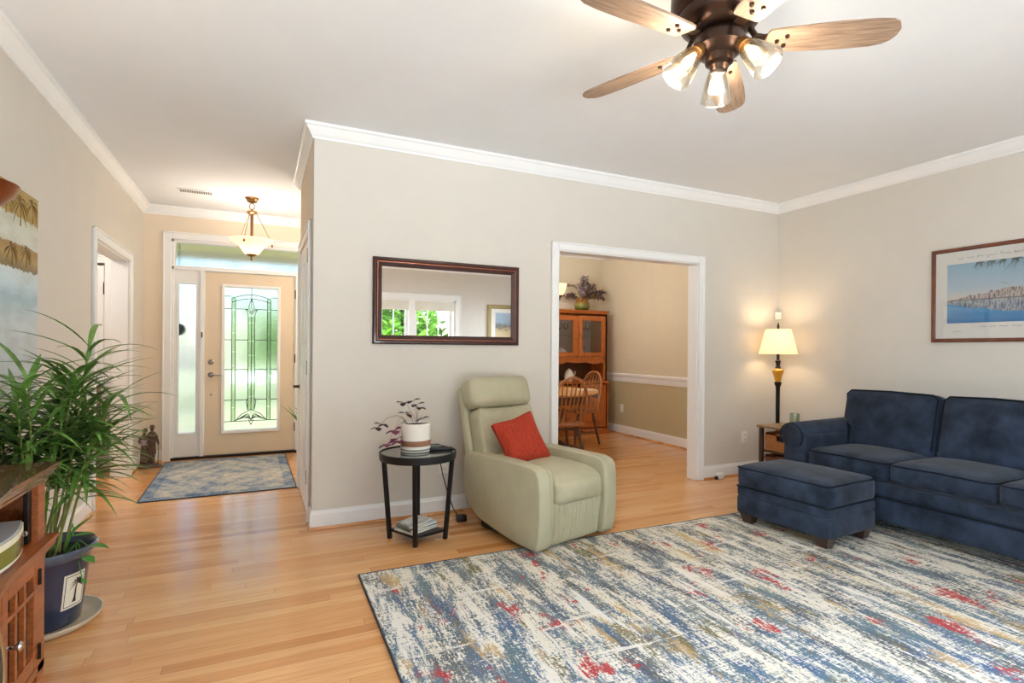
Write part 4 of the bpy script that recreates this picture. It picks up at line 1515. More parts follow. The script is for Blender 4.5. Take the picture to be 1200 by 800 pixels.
# ------------------------------------------------------------------ framed waterfront print on the right wall
def print_material():
    m = bpy.data.materials.new('waterfront_print')
    t = NT(m)
    tc = t.n('ShaderNodeTexCoord')
    sp = t.n('ShaderNodeSeparateXYZ')
    t.l(tc.outputs['Object'], sp.inputs[0])
    x, z = sp.outputs[0], sp.outputs[2]          # local picture coordinates, z up
    sky_ = t.ramp(t.math('MULTIPLY', t.math('ADD', z, 0.25), 2.0), [(0.42, lin((226, 214, 204))), (0.60, lin((186, 204, 218))), (0.98, lin((150, 190, 214)))])
    n = t.noise(t.coords('Object', (8, 8, 30)), 1.0, 4)
    wat = t.ramp(t.math('ADD', t.math('MULTIPLY', t.math('ADD', z, 0.24), 3.6), t.math('MULTIPLY', n, 0.4)), [(0.15, lin((38, 116, 178))), (0.55, lin((74, 150, 204))), (0.95, lin((132, 188, 220)))])
    col = t.mix(t.math('GREATER_THAN', z, -0.045), wat, sky_)
    # row of houses and their reflection: vertical stripes fading with distance from the shore line
    cb = t.n('ShaderNodeCombineXYZ')
    t.l(t.math('MULTIPLY', x, 60), cb.inputs[0])
    t.l(t.math('MULTIPLY', z, 14), cb.inputs[2])
    st = t.noise(cb.outputs[0], 1.0, 3, 0.7)
    hx_ = t.noise(t.coords('Object', (9, 1, 0.01)), 1.0, 3)
    hh = t.math('ADD', t.math('MULTIPLY', hx_, 0.11), 0.012)
    grow = t.math('MINIMUM', t.math('MULTIPLY', t.math('SUBTRACT', t.math('ADD', x, 0.40), 0.0), 0.6), 1.0)
    hh = t.math('MULTIPLY', hh, t.math('MAXIMUM', t.math('MULTIPLY', t.math('ADD', x, 0.42), 3.0), 0.0))
    hh = t.math('MINIMUM', hh, 0.075)
    dz = t.math('ABSOLUTE', t.math('ADD', z, 0.045))
    up = t.math('GREATER_THAN', z, -0.045)
    lim = t.math('ADD', hh, t.math('MULTIPLY', t.math('SUBTRACT', 1, up), 0.02))
    mask = t.math('LESS_THAN', dz, lim)
    house = t.ramp(st, [(0.36, lin((58, 54, 62))), (0.46, lin((150, 134, 132))), (0.55, lin((220, 208, 200))), (0.64, lin((92, 82, 84)))])
    fac = t.math('MULTIPLY', mask, t.math('ADD', t.math('MULTIPLY', up, 0.25), 0.7))
    col = t.mix(fac, col, house)
    shore = t.math('LESS_THAN', t.math('ABSOLUTE', t.math('ADD', z, 0.042)), 0.004)
    col = t.mix(t.math('MULTIPLY', shore, t.math('GREATER_THAN', x, -0.40)), col, lin((130, 116, 116)))
    t.l(col, t.b.inputs['Base Color'])
    t.b.inputs['Roughness'].default_value = 0.35
    return m


M['mat_board'] = pm('ivory_mat_board', (238, 234, 228), 0.6, var=0.01)
M['faint_ink'] = pm('faint_grey_ink', (150, 148, 150), 0.7)
M['frond_grey'] = pm('grey_green_frond', (118, 138, 142), 0.7, var=0.2, vscale=(30, 30, 30))
# local x runs along the wall to the right as seen from the room; picture faces -y after rotation
pc = thing('framed_print', 'wide brown framed waterfront print above the sofa', 'picture', (XR, 1.915, 1.662), R(-90))
PHX, PHZ = 0.515, 0.359
rect_frame([(0, 0.001), (0, 0.020), (0.006, 0.024), (0.022, 0.022), (0.028, 0.016), (0.028, 0.001)], PHX, PHZ).build('frame', M['frame_brown'], pc, angle=20)
MB().box(-PHX + 0.02, PHX - 0.02, -0.010, -0.004, -PHZ + 0.02, PHZ - 0.02).build('mat_board', M['mat_board'], pc, smooth=False)
art = MB().box(-PHX + 0.105, PHX - 0.105, -0.0115, -0.0095, -0.215, 0.235).build('waterfront_picture', print_material(), pc, smooth=False)
fr_ = MB()
rnd = random.Random(12)
for k in range(9):
    x0 = -0.20 + 0.07 * k
    for j in range(9):
        a = R(-90 + rnd.uniform(-55, 55))
        L = rnd.uniform(0.03, 0.10) * (1.2 if k in (3, 6, 8) else 0.8)
        p0 = Vector((x0 + rnd.uniform(-0.02, 0.02), -0.0118, 0.233))
        e = p0 + Vector((math.cos(a) * L, 0, math.sin(a) * L))
        e.x = min(e.x, PHX - 0.11)
        sd = Vector((-math.sin(a), 0, math.cos(a))) * 0.005
        vs = [fr_.bm.verts.new(v) for v in (p0 - sd, p0 + sd, e)]
        fr_.bm.faces.new(vs)
fr_.build('palm_fronds', M['frond_grey'], art, smooth=False)
MB().tube([(-0.10, -0.012, 0.075), (-0.075, -0.012, 0.068), (-0.06, -0.012, 0.06), (-0.05, -0.012, 0.062), (-0.035, -0.012, 0.05), (-0.015, -0.012, 0.045)], [0.001, 0.003, 0.004, 0.004, 0.003, 0.001], 6, flat=0.2).build('flying_bird', M['bronze'], art)
def scribble(x0, x1, z0, amp, rnd, r=0.0011):
    x = x0
    while x < x1:
        wl = rnd.uniform(0.03, 0.06)
        pts, k = [], 0
        while k * 0.004 < wl:
            pts.append((x + k * 0.004, -0.0105, z0 + amp * rnd.uniform(-1, 1) * (1.6 if k == 1 else 0.7)))
            k += 1
        if len(pts) > 1:
            sc.tube(pts, r, 4)
        x += wl + 0.02


for nm, args in (('faint_signature', (-0.34, 0.36, 0.275, 0.012, random.Random(3))), ('faint_caption', (-0.20, 0.30, -0.245, 0.004, random.Random(4), 0.0016)), ('faint_edition_mark', (-0.37, -0.33, -0.28, 0.008, random.Random(6), 0.0012))):
    sc = MB()
    scribble(*args)
    sc.build(nm, M['faint_ink'], pc)
MB().box(-PHX + 0.024, PHX - 0.024, -0.0165, -0.0145, -PHZ + 0.024, PHZ - 0.024).build('glazing', M['glass'], pc, smooth=False)

# picture on the rear wall, seen in the mirror
pb = thing('gold_framed_picture', 'olive gold framed beach picture on the rear wall seen in the mirror', 'picture', (4.28, YB, 1.62), R(180))
rect_frame([(0, 0.001), (0, 0.022), (0.01, 0.03), (0.06, 0.024), (0.075, 0.012), (0.075, 0.001)], 0.36, 0.46).build('frame', M['gold_frame'], pb, angle=20)
MB().box(-0.29, 0.29, -0.010, -0.004, -0.39, 0.39).build('mat_board', M['mat_board'], pb, smooth=False)


def beach_material():
    m = bpy.data.materials.new('beach_picture')
    t = NT(m)
    tc = t.n('ShaderNodeTexCoord')
    sp = t.n('ShaderNodeSeparateXYZ')
    t.l(tc.outputs['Object'], sp.inputs[0])
    n = t.noise(t.coords('Object', (14, 1, 18)), 1.0, 4)
    f = t.math('ADD', t.math('MULTIPLY', t.math('ADD', sp.outputs[2], 0.32), 1.5), t.math('MULTIPLY', t.math('SUBTRACT', n, 0.5), 0.4))
    t.l(t.ramp(f, [(0.1, lin((214, 196, 160))), (0.42, lin((206, 184, 140))), (0.55, lin((120, 110, 96))), (0.66, lin((150, 170, 190))), (0.95, lin((170, 186, 206)))]), t.b.inputs['Base Color'])
    return m


MB().box(-0.20, 0.20, -0.0115, -0.009, -0.31, 0.31).build('beach_picture', beach_material(), pb, smooth=False)


# ------------------------------------------------------------------ unframed palm print on the left wall
def palm_print_material():
    m = bpy.data.materials.new('layered_palm_print')
    t = NT(m)
    tc = t.n('ShaderNodeTexCoord')
    sp = t.n('ShaderNodeSeparateXYZ')
    t.l(tc.outputs['Object'], sp.inputs[0])
    z = sp.outputs[2]
    n = t.noise(t.coords('Object', (5, 5, 14)), 1.0, 4)
    n2 = t.noise(t.coords('Object', (30, 30, 3)), 1.0, 4)
    f = t.math('ADD', z, t.math('MULTIPLY', t.math('SUBTRACT', n2, 0.5), 0.05))
    col = t.ramp(f, [(0.0, lin((196, 204, 208))), (0.40, lin((206, 214, 218))), (0.55, lin((176, 202, 216))), (0.62, lin((206, 222, 230))),
                     (0.685, lin((214, 228, 234))), (0.69, lin((128, 112, 82))), (0.75, lin((176, 150, 100))), (0.81, lin((166, 134, 84))), (0.815, lin((214, 216, 204))),
                     (0.95, lin((206, 210, 196))), (0.955, lin((170, 146, 84))), (1.0, lin((178, 152, 92)))])
    dk = t.ramp(n, [(0.4, (0.75, 0.72, 0.66, 1)), (0.6, (1, 1, 1, 1))])
    t.l(t.mix(0.5, col, dk, 'MULTIPLY'), t.b.inputs['Base Color'])
    t.b.inputs['Roughness'].default_value = 0.6
    t.b.inputs['Specular IOR Level'].default_value = 0.3
    return m


pa = thing('palm_print', 'unframed glossy print of golden palms on the left wall above the long leaved plant', 'picture', (XL, 3.30, 0.92), R(90))
PW = 0.47
MB().box(-PW, PW, -0.016, -0.001, 0, 1.10, 0.002, 1).build('print_panel', palm_print_material(), pa, smooth=False)
M['palm_ink'] = pm('golden_palm_ink', (128, 98, 52), 0.4, var=0.4, vscale=(20, 20, 20))
rnd = random.Random(9)
for (px_, pz_, sz, tr_) in ((0.38, 1.055, 0.09, 0.10), (0.22, 1.03, 0.11, 0.12), (0.05, 1.05, 0.09, 0.11), (-0.15, 1.05, 0.09, 0.12), (0.30, 0.80, 0.075, 0.09), (0.12, 0.79, 0.08, 0.09), (-0.1, 0.80, 0.08, 0.09)):
    pf = MB()
    pf.tube([(px_, -0.0165, pz_), (px_ + 0.012, -0.0165, pz_ - tr_ * 0.5), (px_ + 0.005, -0.0165, pz_ - tr_)], 0.004, 5, flat=0.2)
    for k in range(11):
        a = R(-40 + 260 * k / 10 + rnd.uniform(-8, 8))
        pts = []
        for j in range(6):
            s = j / 5
            pts.append((max(-PW + 0.01, min(PW - 0.01, px_ + math.cos(a) * sz * s)), -0.0165, max(0.02, min(1.09, pz_ + math.sin(a) * sz * s * 0.8 - 0.5 * sz * s * s))))
        pf.tube(pts, [0.001, 0.003, 0.004, 0.004, 0.003, 0.001], 5, flat=0.15)
    pf.build('palm_motif', M['palm_ink'], pa)

# ------------------------------------------------------------------ ceiling fan
FANX, FANY, BZ = 1.563, 1.505, 2.382 - H
fan = thing('ceiling_fan', 'bronze ceiling fan with five weathered wood blades and three lit glass shades', 'ceiling fan', (FANX, FANY, H))
MB().lathe([(0.10, 0), (0.15, -0.006), (0.168, -0.03), (0.17, -0.07), (0.155, -0.085), (0.16, -0.10), (0.175, -0.115), (0.178, -0.20), (0.165, -0.225), (0.15, -0.235), (0.152, -0.25), (0.14, -0.275), (0.10, -0.30), (0.06, -0.305)], (0, 0, 0), 40).build('motor_housing', M['bronze'], fan)
MB().lathe([(0.055, -0.30), (0.085, -0.315), (0.092, -0.33), (0.092, -0.365), (0.075, -0.385), (0.055, -0.395), (0.05, -0.42), (0.035, -0.43), (0.03, -0.45), (0, -0.455)], (0, 0, 0), 32).build('switch_housing', M['bronze'], fan)
PH = -33.2
for k in range(5):
    a = PH + 72 * k
    mm = rotm('Z', a) @ Matrix.Translation((0, 0, BZ)) @ rotm('X', -11)
    b = MB()
    out = [(0.165, -0.040), (0.172, -0.050), (0.20, -0.055), (0.30, -0.062), (0.42, -0.068), (0.52, -0.068), (0.58, -0.062), (0.605, -0.048), (0.622, -0.018), (0.622, 0.012), (0.612, 0.035), (0.59, 0.052), (0.55, 0.062), (0.45, 0.066), (0.30, 0.062), (0.20, 0.055), (0.172, 0.050), (0.165, 0.040)]
    b.prism(out, -0.004, 0.004, 'z')
    bo = b.build('blade', M['blade'], fan, smooth=False)
    bo.matrix_local = mm
    mi_ = mm.inverted()
    for (x, y) in ((0.205, 0.0), (0.235, 0.022), (0.235, -0.022)):
        MB().lathe([(0, -0.010), (0.007, -0.009), (0.008, -0.004), (0.008, 0), (0, 0)], (0, 0, 0), 12, Matrix.Translation((x, y, -0.003))).build('blade_screw', M['bronze'], bo)
    i_ = MB()
    i_.prism([(0.12, -0.02), (0.16, -0.022), (0.20, -0.038), (0.26, -0.032), (0.275, 0), (0.26, 0.032), (0.20, 0.038), (0.16, 0.022), (0.12, 0.02)], 0.004, 0.010, 'z')
    i_.tube([mi_ @ (rotm('Z', a) @ Vector(v)) for v in ((0.09, 0, -0.26), (0.13, 0, BZ + 0.02), (0.18, 0, BZ + 0.008))], 0.014, 8, flat=0.6)
    i_.build('blade_iron', M['bronze'], bo)
SHP = [(0.020, 0.0), (0.024, -0.012), (0.030, -0.028), (0.037, -0.055), (0.043, -0.085), (0.048, -0.115), (0.049, -0.122), (0.046, -0.122), (0.043, -0.110), (0.038, -0.082), (0.032, -0.055), (0.026, -0.028), (0.018, -0.008)]
SHP = [(r * 1.22, z_ * 1.12) for r, z_ in SHP]
for k, a in enumerate((168, 288, 48)):
    base = rotm('Z', a) @ Matrix.Translation((0.082, 0, -0.372)) @ rotm('Y', -40)
    f = MB()
    f.tube([rotm('Z', a) @ Vector((0.03, 0, -0.37)), rotm('Z', a) @ Vector((0.06, 0, -0.36)), rotm('Z', a) @ Vector((0.085, 0, -0.375))], 0.010, 8)
    f.lathe([(0, 0.012), (0.020, 0.010), (0.026, -0.004), (0.026, -0.024), (0.018, -0.026), (0.016, -0.034), (0, -0.034)], (0, 0, 0), 20, base)
    ho = f.build('lamp_holder', M['brass'], fan)
    MB().lathe(SHP, (0, 0, 0), 28, base @ Matrix.Translation((0, 0, -0.015)), cap=False).build('glass_shade', M['lamp_glass'], ho)
    MB().lathe([(0, -0.03), (0.010, -0.034), (0.012, -0.045), (0.019, -0.065), (0.021, -0.08), (0.015, -0.095), (0, -0.10)], (0, 0, 0), 16, base).build('light_bulb', M['bulb'], ho)
    p = base @ Vector((0, 0, -0.14))
    bulb('fan_bulb_light', p, 8, (1.0, 0.92, 0.80), 0.04, fan)

# ------------------------------------------------------------------ entry pendant
pe = thing('pendant_light', 'brass pendant with a lit alabaster glass bowl hanging in the entry', 'pendant light', (-0.086, 6.0, H))
MB().lathe([(0, 0), (0.066, 0), (0.066, -0.006), (0.052, -0.018), (0.046, -0.040), (0.030, -0.048), (0.010, -0.052), (0, -0.055)], (0, 0, 0), 28).build('canopy', M['brass'], pe)
MB().tube([(0.024 * math.cos(R(t)), 0, -0.085 + 0.030 * math.sin(R(t))) for t in range(0, 360, 24)], 0.004, 7, closed=True).build('ring', M['brass'], pe)
MB().lathe([(0, -0.112), (0.010, -0.115), (0.012, -0.125), (0.045, -0.135), (0.050, -0.147), (0.040, -0.158), (0.018, -0.165), (0.015, -0.19), (0.013, -0.34), (0.016, -0.40), (0.010, -0.42), (0.010, -0.55), (0, -0.55)], (0, 0, 0), 20).build('stem', M['brass'], pe)
for a in (10, 130, 250):
    v = Vector((math.cos(R(a)), math.sin(R(a)), 0))
    q = MB()
    q.tube([v * 0.042 + Vector((0, 0, -0.15)), v * 0.185 + Vector((0, 0, -0.425)), v * 0.192 + Vector((0, 0, -0.452))], 0.0035, 6)
    q.ball(v * 0.190 + Vector((0, 0, -0.462)), 0.013, seg=10)
    q.build('support_rod', M['brass'], pe)
MB().lathe([(0.205, -0.425), (0.190, -0.440), (0.155, -0.462), (0.115, -0.492), (0.088, -0.528), (0.066, -0.560), (0.040, -0.570), (0.040, -0.564), (0.062, -0.552), (0.084, -0.52), (0.112, -0.484), (0.152, -0.455), (0.186, -0.434), (0.203, -0.420)], (0, 0, 0), 40, cap=False).build('glass_bowl', M['alabaster'], pe)
MB().lathe([(0.030, -0.552), (0.046, -0.560), (0.050, -0.570), (0.040, -0.582), (0.014, -0.588), (0.010, -0.60), (0.012, -0.612), (0.008, -0.63), (0, -0.632)], (0, 0, 0), 24).build('finial', M['brass'], pe)
bulb('pendant_bulb_light', (0, 0, -0.50), 14, (1.0, 0.92, 0.82), 0.06, pe)

# ceiling vent
t = thing('ceiling_vent', 'white slotted air vent in the entry ceiling', 'vent', (-0.57, 5.98, H))
MB().box(-0.16, 0.16, -0.06, 0.06, -0.008, -0.0005, 0.003, 1).build('frame', M['trim'], t)
sl = MB()
for k in range(14):
    sl.box(-0.135 + k * 0.0195, -0.122 + k * 0.0195, -0.042, 0.042, -0.011, -0.0075)
sl.build('slats', M['vent_dark'], t, smooth=False)

# ------------------------------------------------------------------ corner floor lamp, end table, candle
fl = thing('floor_lamp', 'dark floor lamp with amber glass and a lit cream shade in the corner', 'floor lamp', (4.535, 3.60, 0))
MB().lathe([(0, 0), (0.14, 0), (0.14, 0.012), (0.10, 0.03), (0.04, 0.04), (0.022, 0.06), (0, 0.06)], (0, 0, 0), 32).build('base', M['dark_iron'], fl)
MB().lathe([(0.014, 0.05), (0.018, 0.06), (0.018, 0.84), (0.020, 0.88), (0.03, 0.905), (0.032, 0.925), (0.024, 0.93), (0, 0.93)], (0, 0, 0), 20).build('pole', M['dark_iron'], fl)
MB().lathe([(0.022, 0.93), (0.030, 0.95), (0.036, 0.98), (0.050, 1.02), (0.054, 1.04), (0.042, 1.055), (0.02, 1.06)], (0, 0, 0), 24).build('amber_glass', M['amber'], fl)
MB().lathe([(0.02, 1.055), (0.028, 1.065), (0.018, 1.08), (0.020, 1.11), (0.028, 1.13), (0.014, 1.14), (0.014, 1.20), (0.010, 1.22), (0.008, 1.44), (0.012, 1.455), (0.010, 1.475), (0.004, 1.50), (0, 1.505)], (0, 0, 0), 20).build('neck', M['dark_iron'], fl)
sh_ = MB()
sh_.lathe([(0.172, 1.198), (0.112, 1.436), (0.109, 1.436), (0.169, 1.198)], (0, 0, 0), 40, cap=False)
sho = sh_.build('lamp_shade', M['shade'], fl)
q = MB()
for a in range(0, 360, 120):
    q.tube([(0, 0, 1.43), (0.109 * math.cos(R(a)), 0.109 * math.sin(R(a)), 1.43)], 0.002, 5)
q.build('shade_spider', M['brass'], sho)
MB().ball((0, 0, 1.32), 0.03, (1, 1, 1.3), 14).build('light_bulb', M['bulb'], fl)
bulb('floor_lamp_light', (0, 0, 1.36), 7, WARM, 0.05, fl)
t = thing('motion_sensor', 'small white motion sensor mounted high in the room corner above the floor lamp', 'sensor', (XR - 0.03, YM - 0.03, 1.55), R(-45))
MB().box(-0.028, 0.028, -0.028, 0.02, 0, 0.075, 0.008, 3).build('body', M['white_plastic'], t)
MB().soft(0, -0.026, 0.03, 0.036, 0.016, 0.034, 0.006, n=4).build('lens', M['cloth_white'], t)

ET = thing('end_table', 'dark wood end table with basket drawers between the sofa and the corner', 'end table', (4.40, 3.225, 0))
EX, EY, EZ = 0.33, 0.225, 0.56
MB().box(-EX, EX, -EY, EY, EZ - 0.022, EZ, 0.004, 2).build('tabletop', M['end_top'], ET)
for sx in (-1, 1):
    for sy in (-1, 1):
        MB().box(sx * (EX - 0.03) - 0.016, sx * (EX - 0.03) + 0.016, sy * (EY - 0.03) - 0.016, sy * (EY - 0.03) + 0.016, 0, EZ - 0.022, 0.002, 1).build('leg', M['dark_wood'], ET)
MB().box(-EX + 0.03, EX - 0.03, -EY + 0.03, EY - 0.03, 0.325, 0.340).box(-EX + 0.03, EX - 0.03, -EY + 0.03, EY - 0.03, 0.08, 0.095).build('shelf', M['dark_wood'], ET)
for (z0, z1, mt, lb) in ((0.341, 0.500, M['wicker'], 'light woven basket on the upper shelf of the end table'), (0.096, 0.300, M['wicker_dark'], 'dark woven basket on the lower shelf of the end table')):
    bs = thing('woven_basket', lb, 'basket', (4.40, 3.225, z0), 0, 'baskets in the end table')
    hh = z1 - z0
    b = MB()
    xa, ya = 0.285, 0.168
    b.box(-xa, xa, -ya, ya, 0, 0.01)
    b.box(-xa, xa, -ya, -ya + 0.014, 0, hh, 0.004, 1)
    b.box(-xa, xa, ya - 0.014, ya, 0, hh, 0.004, 1)
    b.box(xa - 0.014, xa, -ya, ya, 0, hh, 0.004, 1)
    b.box(-xa, -xa + 0.014, -ya, ya, 0, hh - 0.065, 0.004, 1)
    b.box(-xa, -xa + 0.014, -ya, -0.05, hh - 0.07, hh, 0.004, 1)
    b.box(-xa, -xa + 0.014, 0.05, ya, hh - 0.07, hh, 0.004, 1)
    b.box(-xa, -xa + 0.014, -ya, ya, hh - 0.025, hh, 0.004, 1)
    for k in range(int(hh / 0.016)):
        b.tube([(-xa - 0.001, -ya, 0.008 + k * 0.016), (-xa - 0.001, ya, 0.008 + k * 0.016)] if not (hh - 0.07 < 0.008 + k * 0.016 < hh - 0.02) else [(-xa - 0.001, 0.05, 0.008 + k * 0.016), (-xa - 0.001, ya, 0.008 + k * 0.016)], 0.006, 6)
    b.build('basket_body', mt, bs)
    MB().tube([(-xa - 0.002, -0.05, hh - 0.068), (-xa - 0.002, 0.05, hh - 0.068)], 0.006, 6).tube([(-xa - 0.002, -0.05, hh - 0.02), (-xa - 0.002, 0.05, hh - 0.02)], 0.006, 6).build('handle_rim', M['dark_wood'], bs)
t = thing('candle', 'pale green glass jar candle on the end table', 'candle', (4.42, 3.33, EZ))
MB().lathe([(0, 0), (0.038, 0), (0.041, 0.006), (0.041, 0.095), (0.039, 0.098), (0.038, 0.09), (0.038, 0.012), (0, 0.012)], (0, 0, 0), 28).build('jar', M['candle'], t)
MB().lathe([(0, 0.013), (0.0375, 0.013), (0.0375, 0.078), (0, 0.076)], (0, 0, 0), 24).tube([(0, 0, 0.075), (0.002, 0, 0.088)], 0.0012, 5).build('wax', M['wax'], t)
t = thing('plug_in_device', 'small white plug device on the floor by the right dining casing', 'device', (3.985, 3.785, 0))
MB().soft(0, 0, 0.033, 0.085, 0.05, 0.062, 0.018, n=6).build('body', M['white_plastic'], t)
MB().box(-0.068, -0.042, -0.018, 0.01, 0.004, 0.034, 0.004, 1).build('plug', M['black'], t)

# ------------------------------------------------------------------ media console at the left edge
CXF, CYE = -0.725, 2.555          # front plane and far end of the body
co = thing('media_console', 'amber oak media console with moulded top and slatted doors at the left edge', 'cabinet', (0, 0, 0))
CTOP = 0.782
YBK = 2.150                       # where the middle section starts to bow forward
XB = XL + 0.006
plan = [(XB, CYE), (CXF, CYE), (CXF, YBK), (CXF + 0.040, YBK - 0.30), (CXF + 0.040, 0.85), (CXF, 0.55), (CXF, 0.17), (XB, 0.17)]


def plan_off(d):
    return [(XB, CYE + d), (CXF + d, CYE + d), (CXF + d, YBK), (CXF + 0.040 + d, YBK - 0.30), (CXF + 0.040 + d, 0.85), (CXF + d, 0.55), (CXF + d, 0.17 - d), (XB, 0.17 - d)]


b = MB()
b.prism(plan_off(0.034), CTOP - 0.014, CTOP, 'z')
b.build('top', M['console_top'], co, smooth=False)
TOPM = [(0, CTOP - 0.062), (0.005, CTOP - 0.062), (0.008, CTOP - 0.052), (0.018, CTOP - 0.040), (0.021, CTOP - 0.028), (0.028, CTOP - 0.022), (0.031, CTOP - 0.014), (0, CTOP - 0.014)]
path = [(x, y, 0) for x, y in plan]
MB().sweep(TOPM, path, side=1).build('top_moulding', M['console_top'], co, angle=20)
MIDM = [(0, 0.452), (0.008, 0.452), (0.011, 0.462), (0.024, 0.472), (0.027, 0.492), (0.034, 0.500), (0.034, 0.512), (0, 0.512)]
MB().sweep(MIDM, path, side=1).build('waist_moulding', M['console'], co, angle=20)
MB().prism(plan, 0.490, 0.5115, 'z').build('shelf', M['console'], co, smooth=False)
b = MB()
b.box(XB, XB + 0.012, 0.17, CYE, 0.03, CTOP - 0.014)
b.box(XB, CXF - 0.02, CYE - 0.02, CYE, 0.03, CTOP - 0.014)
b.box(XB, CXF - 0.02, 0.17, 0.19, 0.03, CTOP - 0.014)
b.box(XB, CXF, YBK - 0.01, YBK + 0.01, 0.03, 0.49)
b.box(XB, CXF, 0.54, 0.56, 0.03, 0.49)
b.prism(plan, 0.03, 0.06, 'z')
b.build('carcass', M['console'], co, smooth=False)
for (y0, y1) in ((CYE - 0.065, CYE), (0.17, 0.235)):
    MB().box(CXF - 0.022, CXF, y0, y1, 0.0, CTOP - 0.06, 0.002, 1).build('stile', M['console'], co, smooth=False)
for (y0, y1) in ((YBK, YBK + 0.035), (0.515, 0.55)):
    MB().box(CXF - 0.022, CXF, y0, y1, 0.0, 0.46, 0.002, 1).build('stile', M['console'], co, smooth=False)
MB().box(CXF - 0.035, CXF - 0.020, CYE - 0.095, CYE - 0.066, 0.515, 0.705, 0.002, 1).build('shadow_gap_strip', M['dark_iron'], co)  # dark strip standing in for the shadow gap between stile and end panel
MB().lathe([(0, 0), (0.011, 0), (0.011, 0.006), (0, 0.008)], (CXF - 0.03, CYE - 0.096, 0.555), 16, rotm('X', 90)).build('magnet_catch', M['chrome'], co)
for (y0, y1, hinge_y, knob_y) in ((YBK + 0.036, CYE - 0.066, CYE - 0.068, YBK + 0.080), (0.236, 0.514, 0.238, 0.49)):
    d = MB()
    x0, x1 = CXF - 0.018, CXF + 0.002
    wst = 0.042
    d.box(x0, x1, y0, y0 + wst, 0.065, 0.445, 0.002, 1)
    d.box(x0, x1, y1 - wst, y1, 0.065, 0.445, 0.002, 1)
    d.box(x0, x1, y0 + wst, y1 - wst, 0.065, 0.115, 0.002, 1)
    d.box(x0, x1, y0 + wst, y1 - wst, 0.405, 0.445, 0.002, 1)
    d.box(x0 + 0.002, x1 - 0.002, y0 + wst, y1 - wst, 0.333, 0.349)
    iw = (y1 - y0 - 2 * wst)
    for k in (1, 2):
        yc = y0 + wst + iw * k / 3
        d.box(x0 + 0.003, x1 - 0.003, yc - 0.010, yc + 0.010, 0.115, 0.405)
    do = d.build('door', M['console'], co, smooth=False)
    MB().box(x0 - 0.002, x0 + 0.001, y0 + wst, y1 - wst, 0.115, 0.405).build('door_glass', M['dark_glass'], do, smooth=False)
    MB().lathe([(0, 0), (0.008, 0), (0.006, 0.008), (0.006, 0.016), (0.014, 0.024), (0.016, 0.030), (0.012, 0.035), (0, 0.036)], (x1, knob_y, 0.255), 18, rotm('Y', 90)).build('knob', M['chrome'], do)
    for z in (0.115, 0.385):
        MB().tube([(x1 + 0.003, hinge_y, z - 0.028), (x1 + 0.003, hinge_y, z + 0.028)], 0.006, 8).build('hinge', M['dark_iron'], do)

# stereo on the shelf
t = thing('radio', 'silver grey table radio with a curved front and olive display on the console shelf', 'radio', (-0.90, 2.235, 0.5125))
pts = [(-0.14, -0.20), (0.145, -0.20)] + [(0.145 + 0.035 * math.sin(PI * k / 10), -0.20 + 0.40 * k / 10) for k in range(1, 10)] + [(0.145, 0.20), (-0.14, 0.20)]
MB().prism(pts, 0.0, 0.098, 'z', bev=0.004).build('case', M['grey_plastic'], t)
fp = MB()
P2 = [(0.147 + 0.035 * math.sin(PI * k / 16), -0.20 + 0.40 * k / 16) for k in range(17)]


def band(mb, k0, k1, z0, z1, off):
    for k in range(k0, k1):
        (xa, ya), (xb, yb) = P2[k], P2[k + 1]
        vs = [mb.bm.verts.new(v) for v in ((xa + off, ya, z0), (xb + off, yb, z0), (xb + off, yb, z1), (xa + off, ya, z1), (xa - 0.01, ya, z0), (xb - 0.01, yb, z0), (xb - 0.01, yb, z1), (xa - 0.01, ya, z1))]
        for f in ((0, 1, 2, 3), (4, 7, 6, 5), (0, 4, 5, 1), (3, 2, 6, 7), (0, 3, 7, 4), (1, 5, 6, 2)):
            mb.bm.faces.new([vs[i] for i in f])


band(fp, 0, 16, 0.008, 0.090, 0.0025)
fp.build('bezel', M['wax'], t)
fp = MB()
band(fp, 1, 11, 0.018, 0.070, 0.004)
fp.build('display', M['lcd'], t)
fp = MB()
band(fp, 11, 14, 0.018, 0.074, 0.004)
fp.build('chrome_panel', M['chrome'], t)
MB().box(-0.10, 0.09, -0.15, 0.15, 0.098, 0.102, 0.002, 1).build('speaker_grille', M['grey_band'], t)
# oval speaker in the open middle bay
t = thing('oval_speaker', 'dark oval speaker with a silver rim in the open middle of the console', 'speaker', (-0.745, 1.975, 0.0605))
MB().lathe([(0, 0.0), (0.105, 0.0), (0.105, 0.055), (0.088, 0.07), (0.060, 0.075), (0, 0.075)], (0, 0, 0.195), 32, rotm('Y', 90), scale=(1.60, 0.85)).build('body', M['black'], t)
MB().tube([(0.066, 0.080 * math.cos(R(a)), 0.195 + 0.170 * math.sin(R(a))) for a in range(0, 360, 12)], 0.008, 8, closed=True).build('rim', M['chrome'], t)
MB().box(-0.0, 0.06, -0.05, 0.05, 0, 0.02, 0.004, 1).build('foot', M['black'], t)

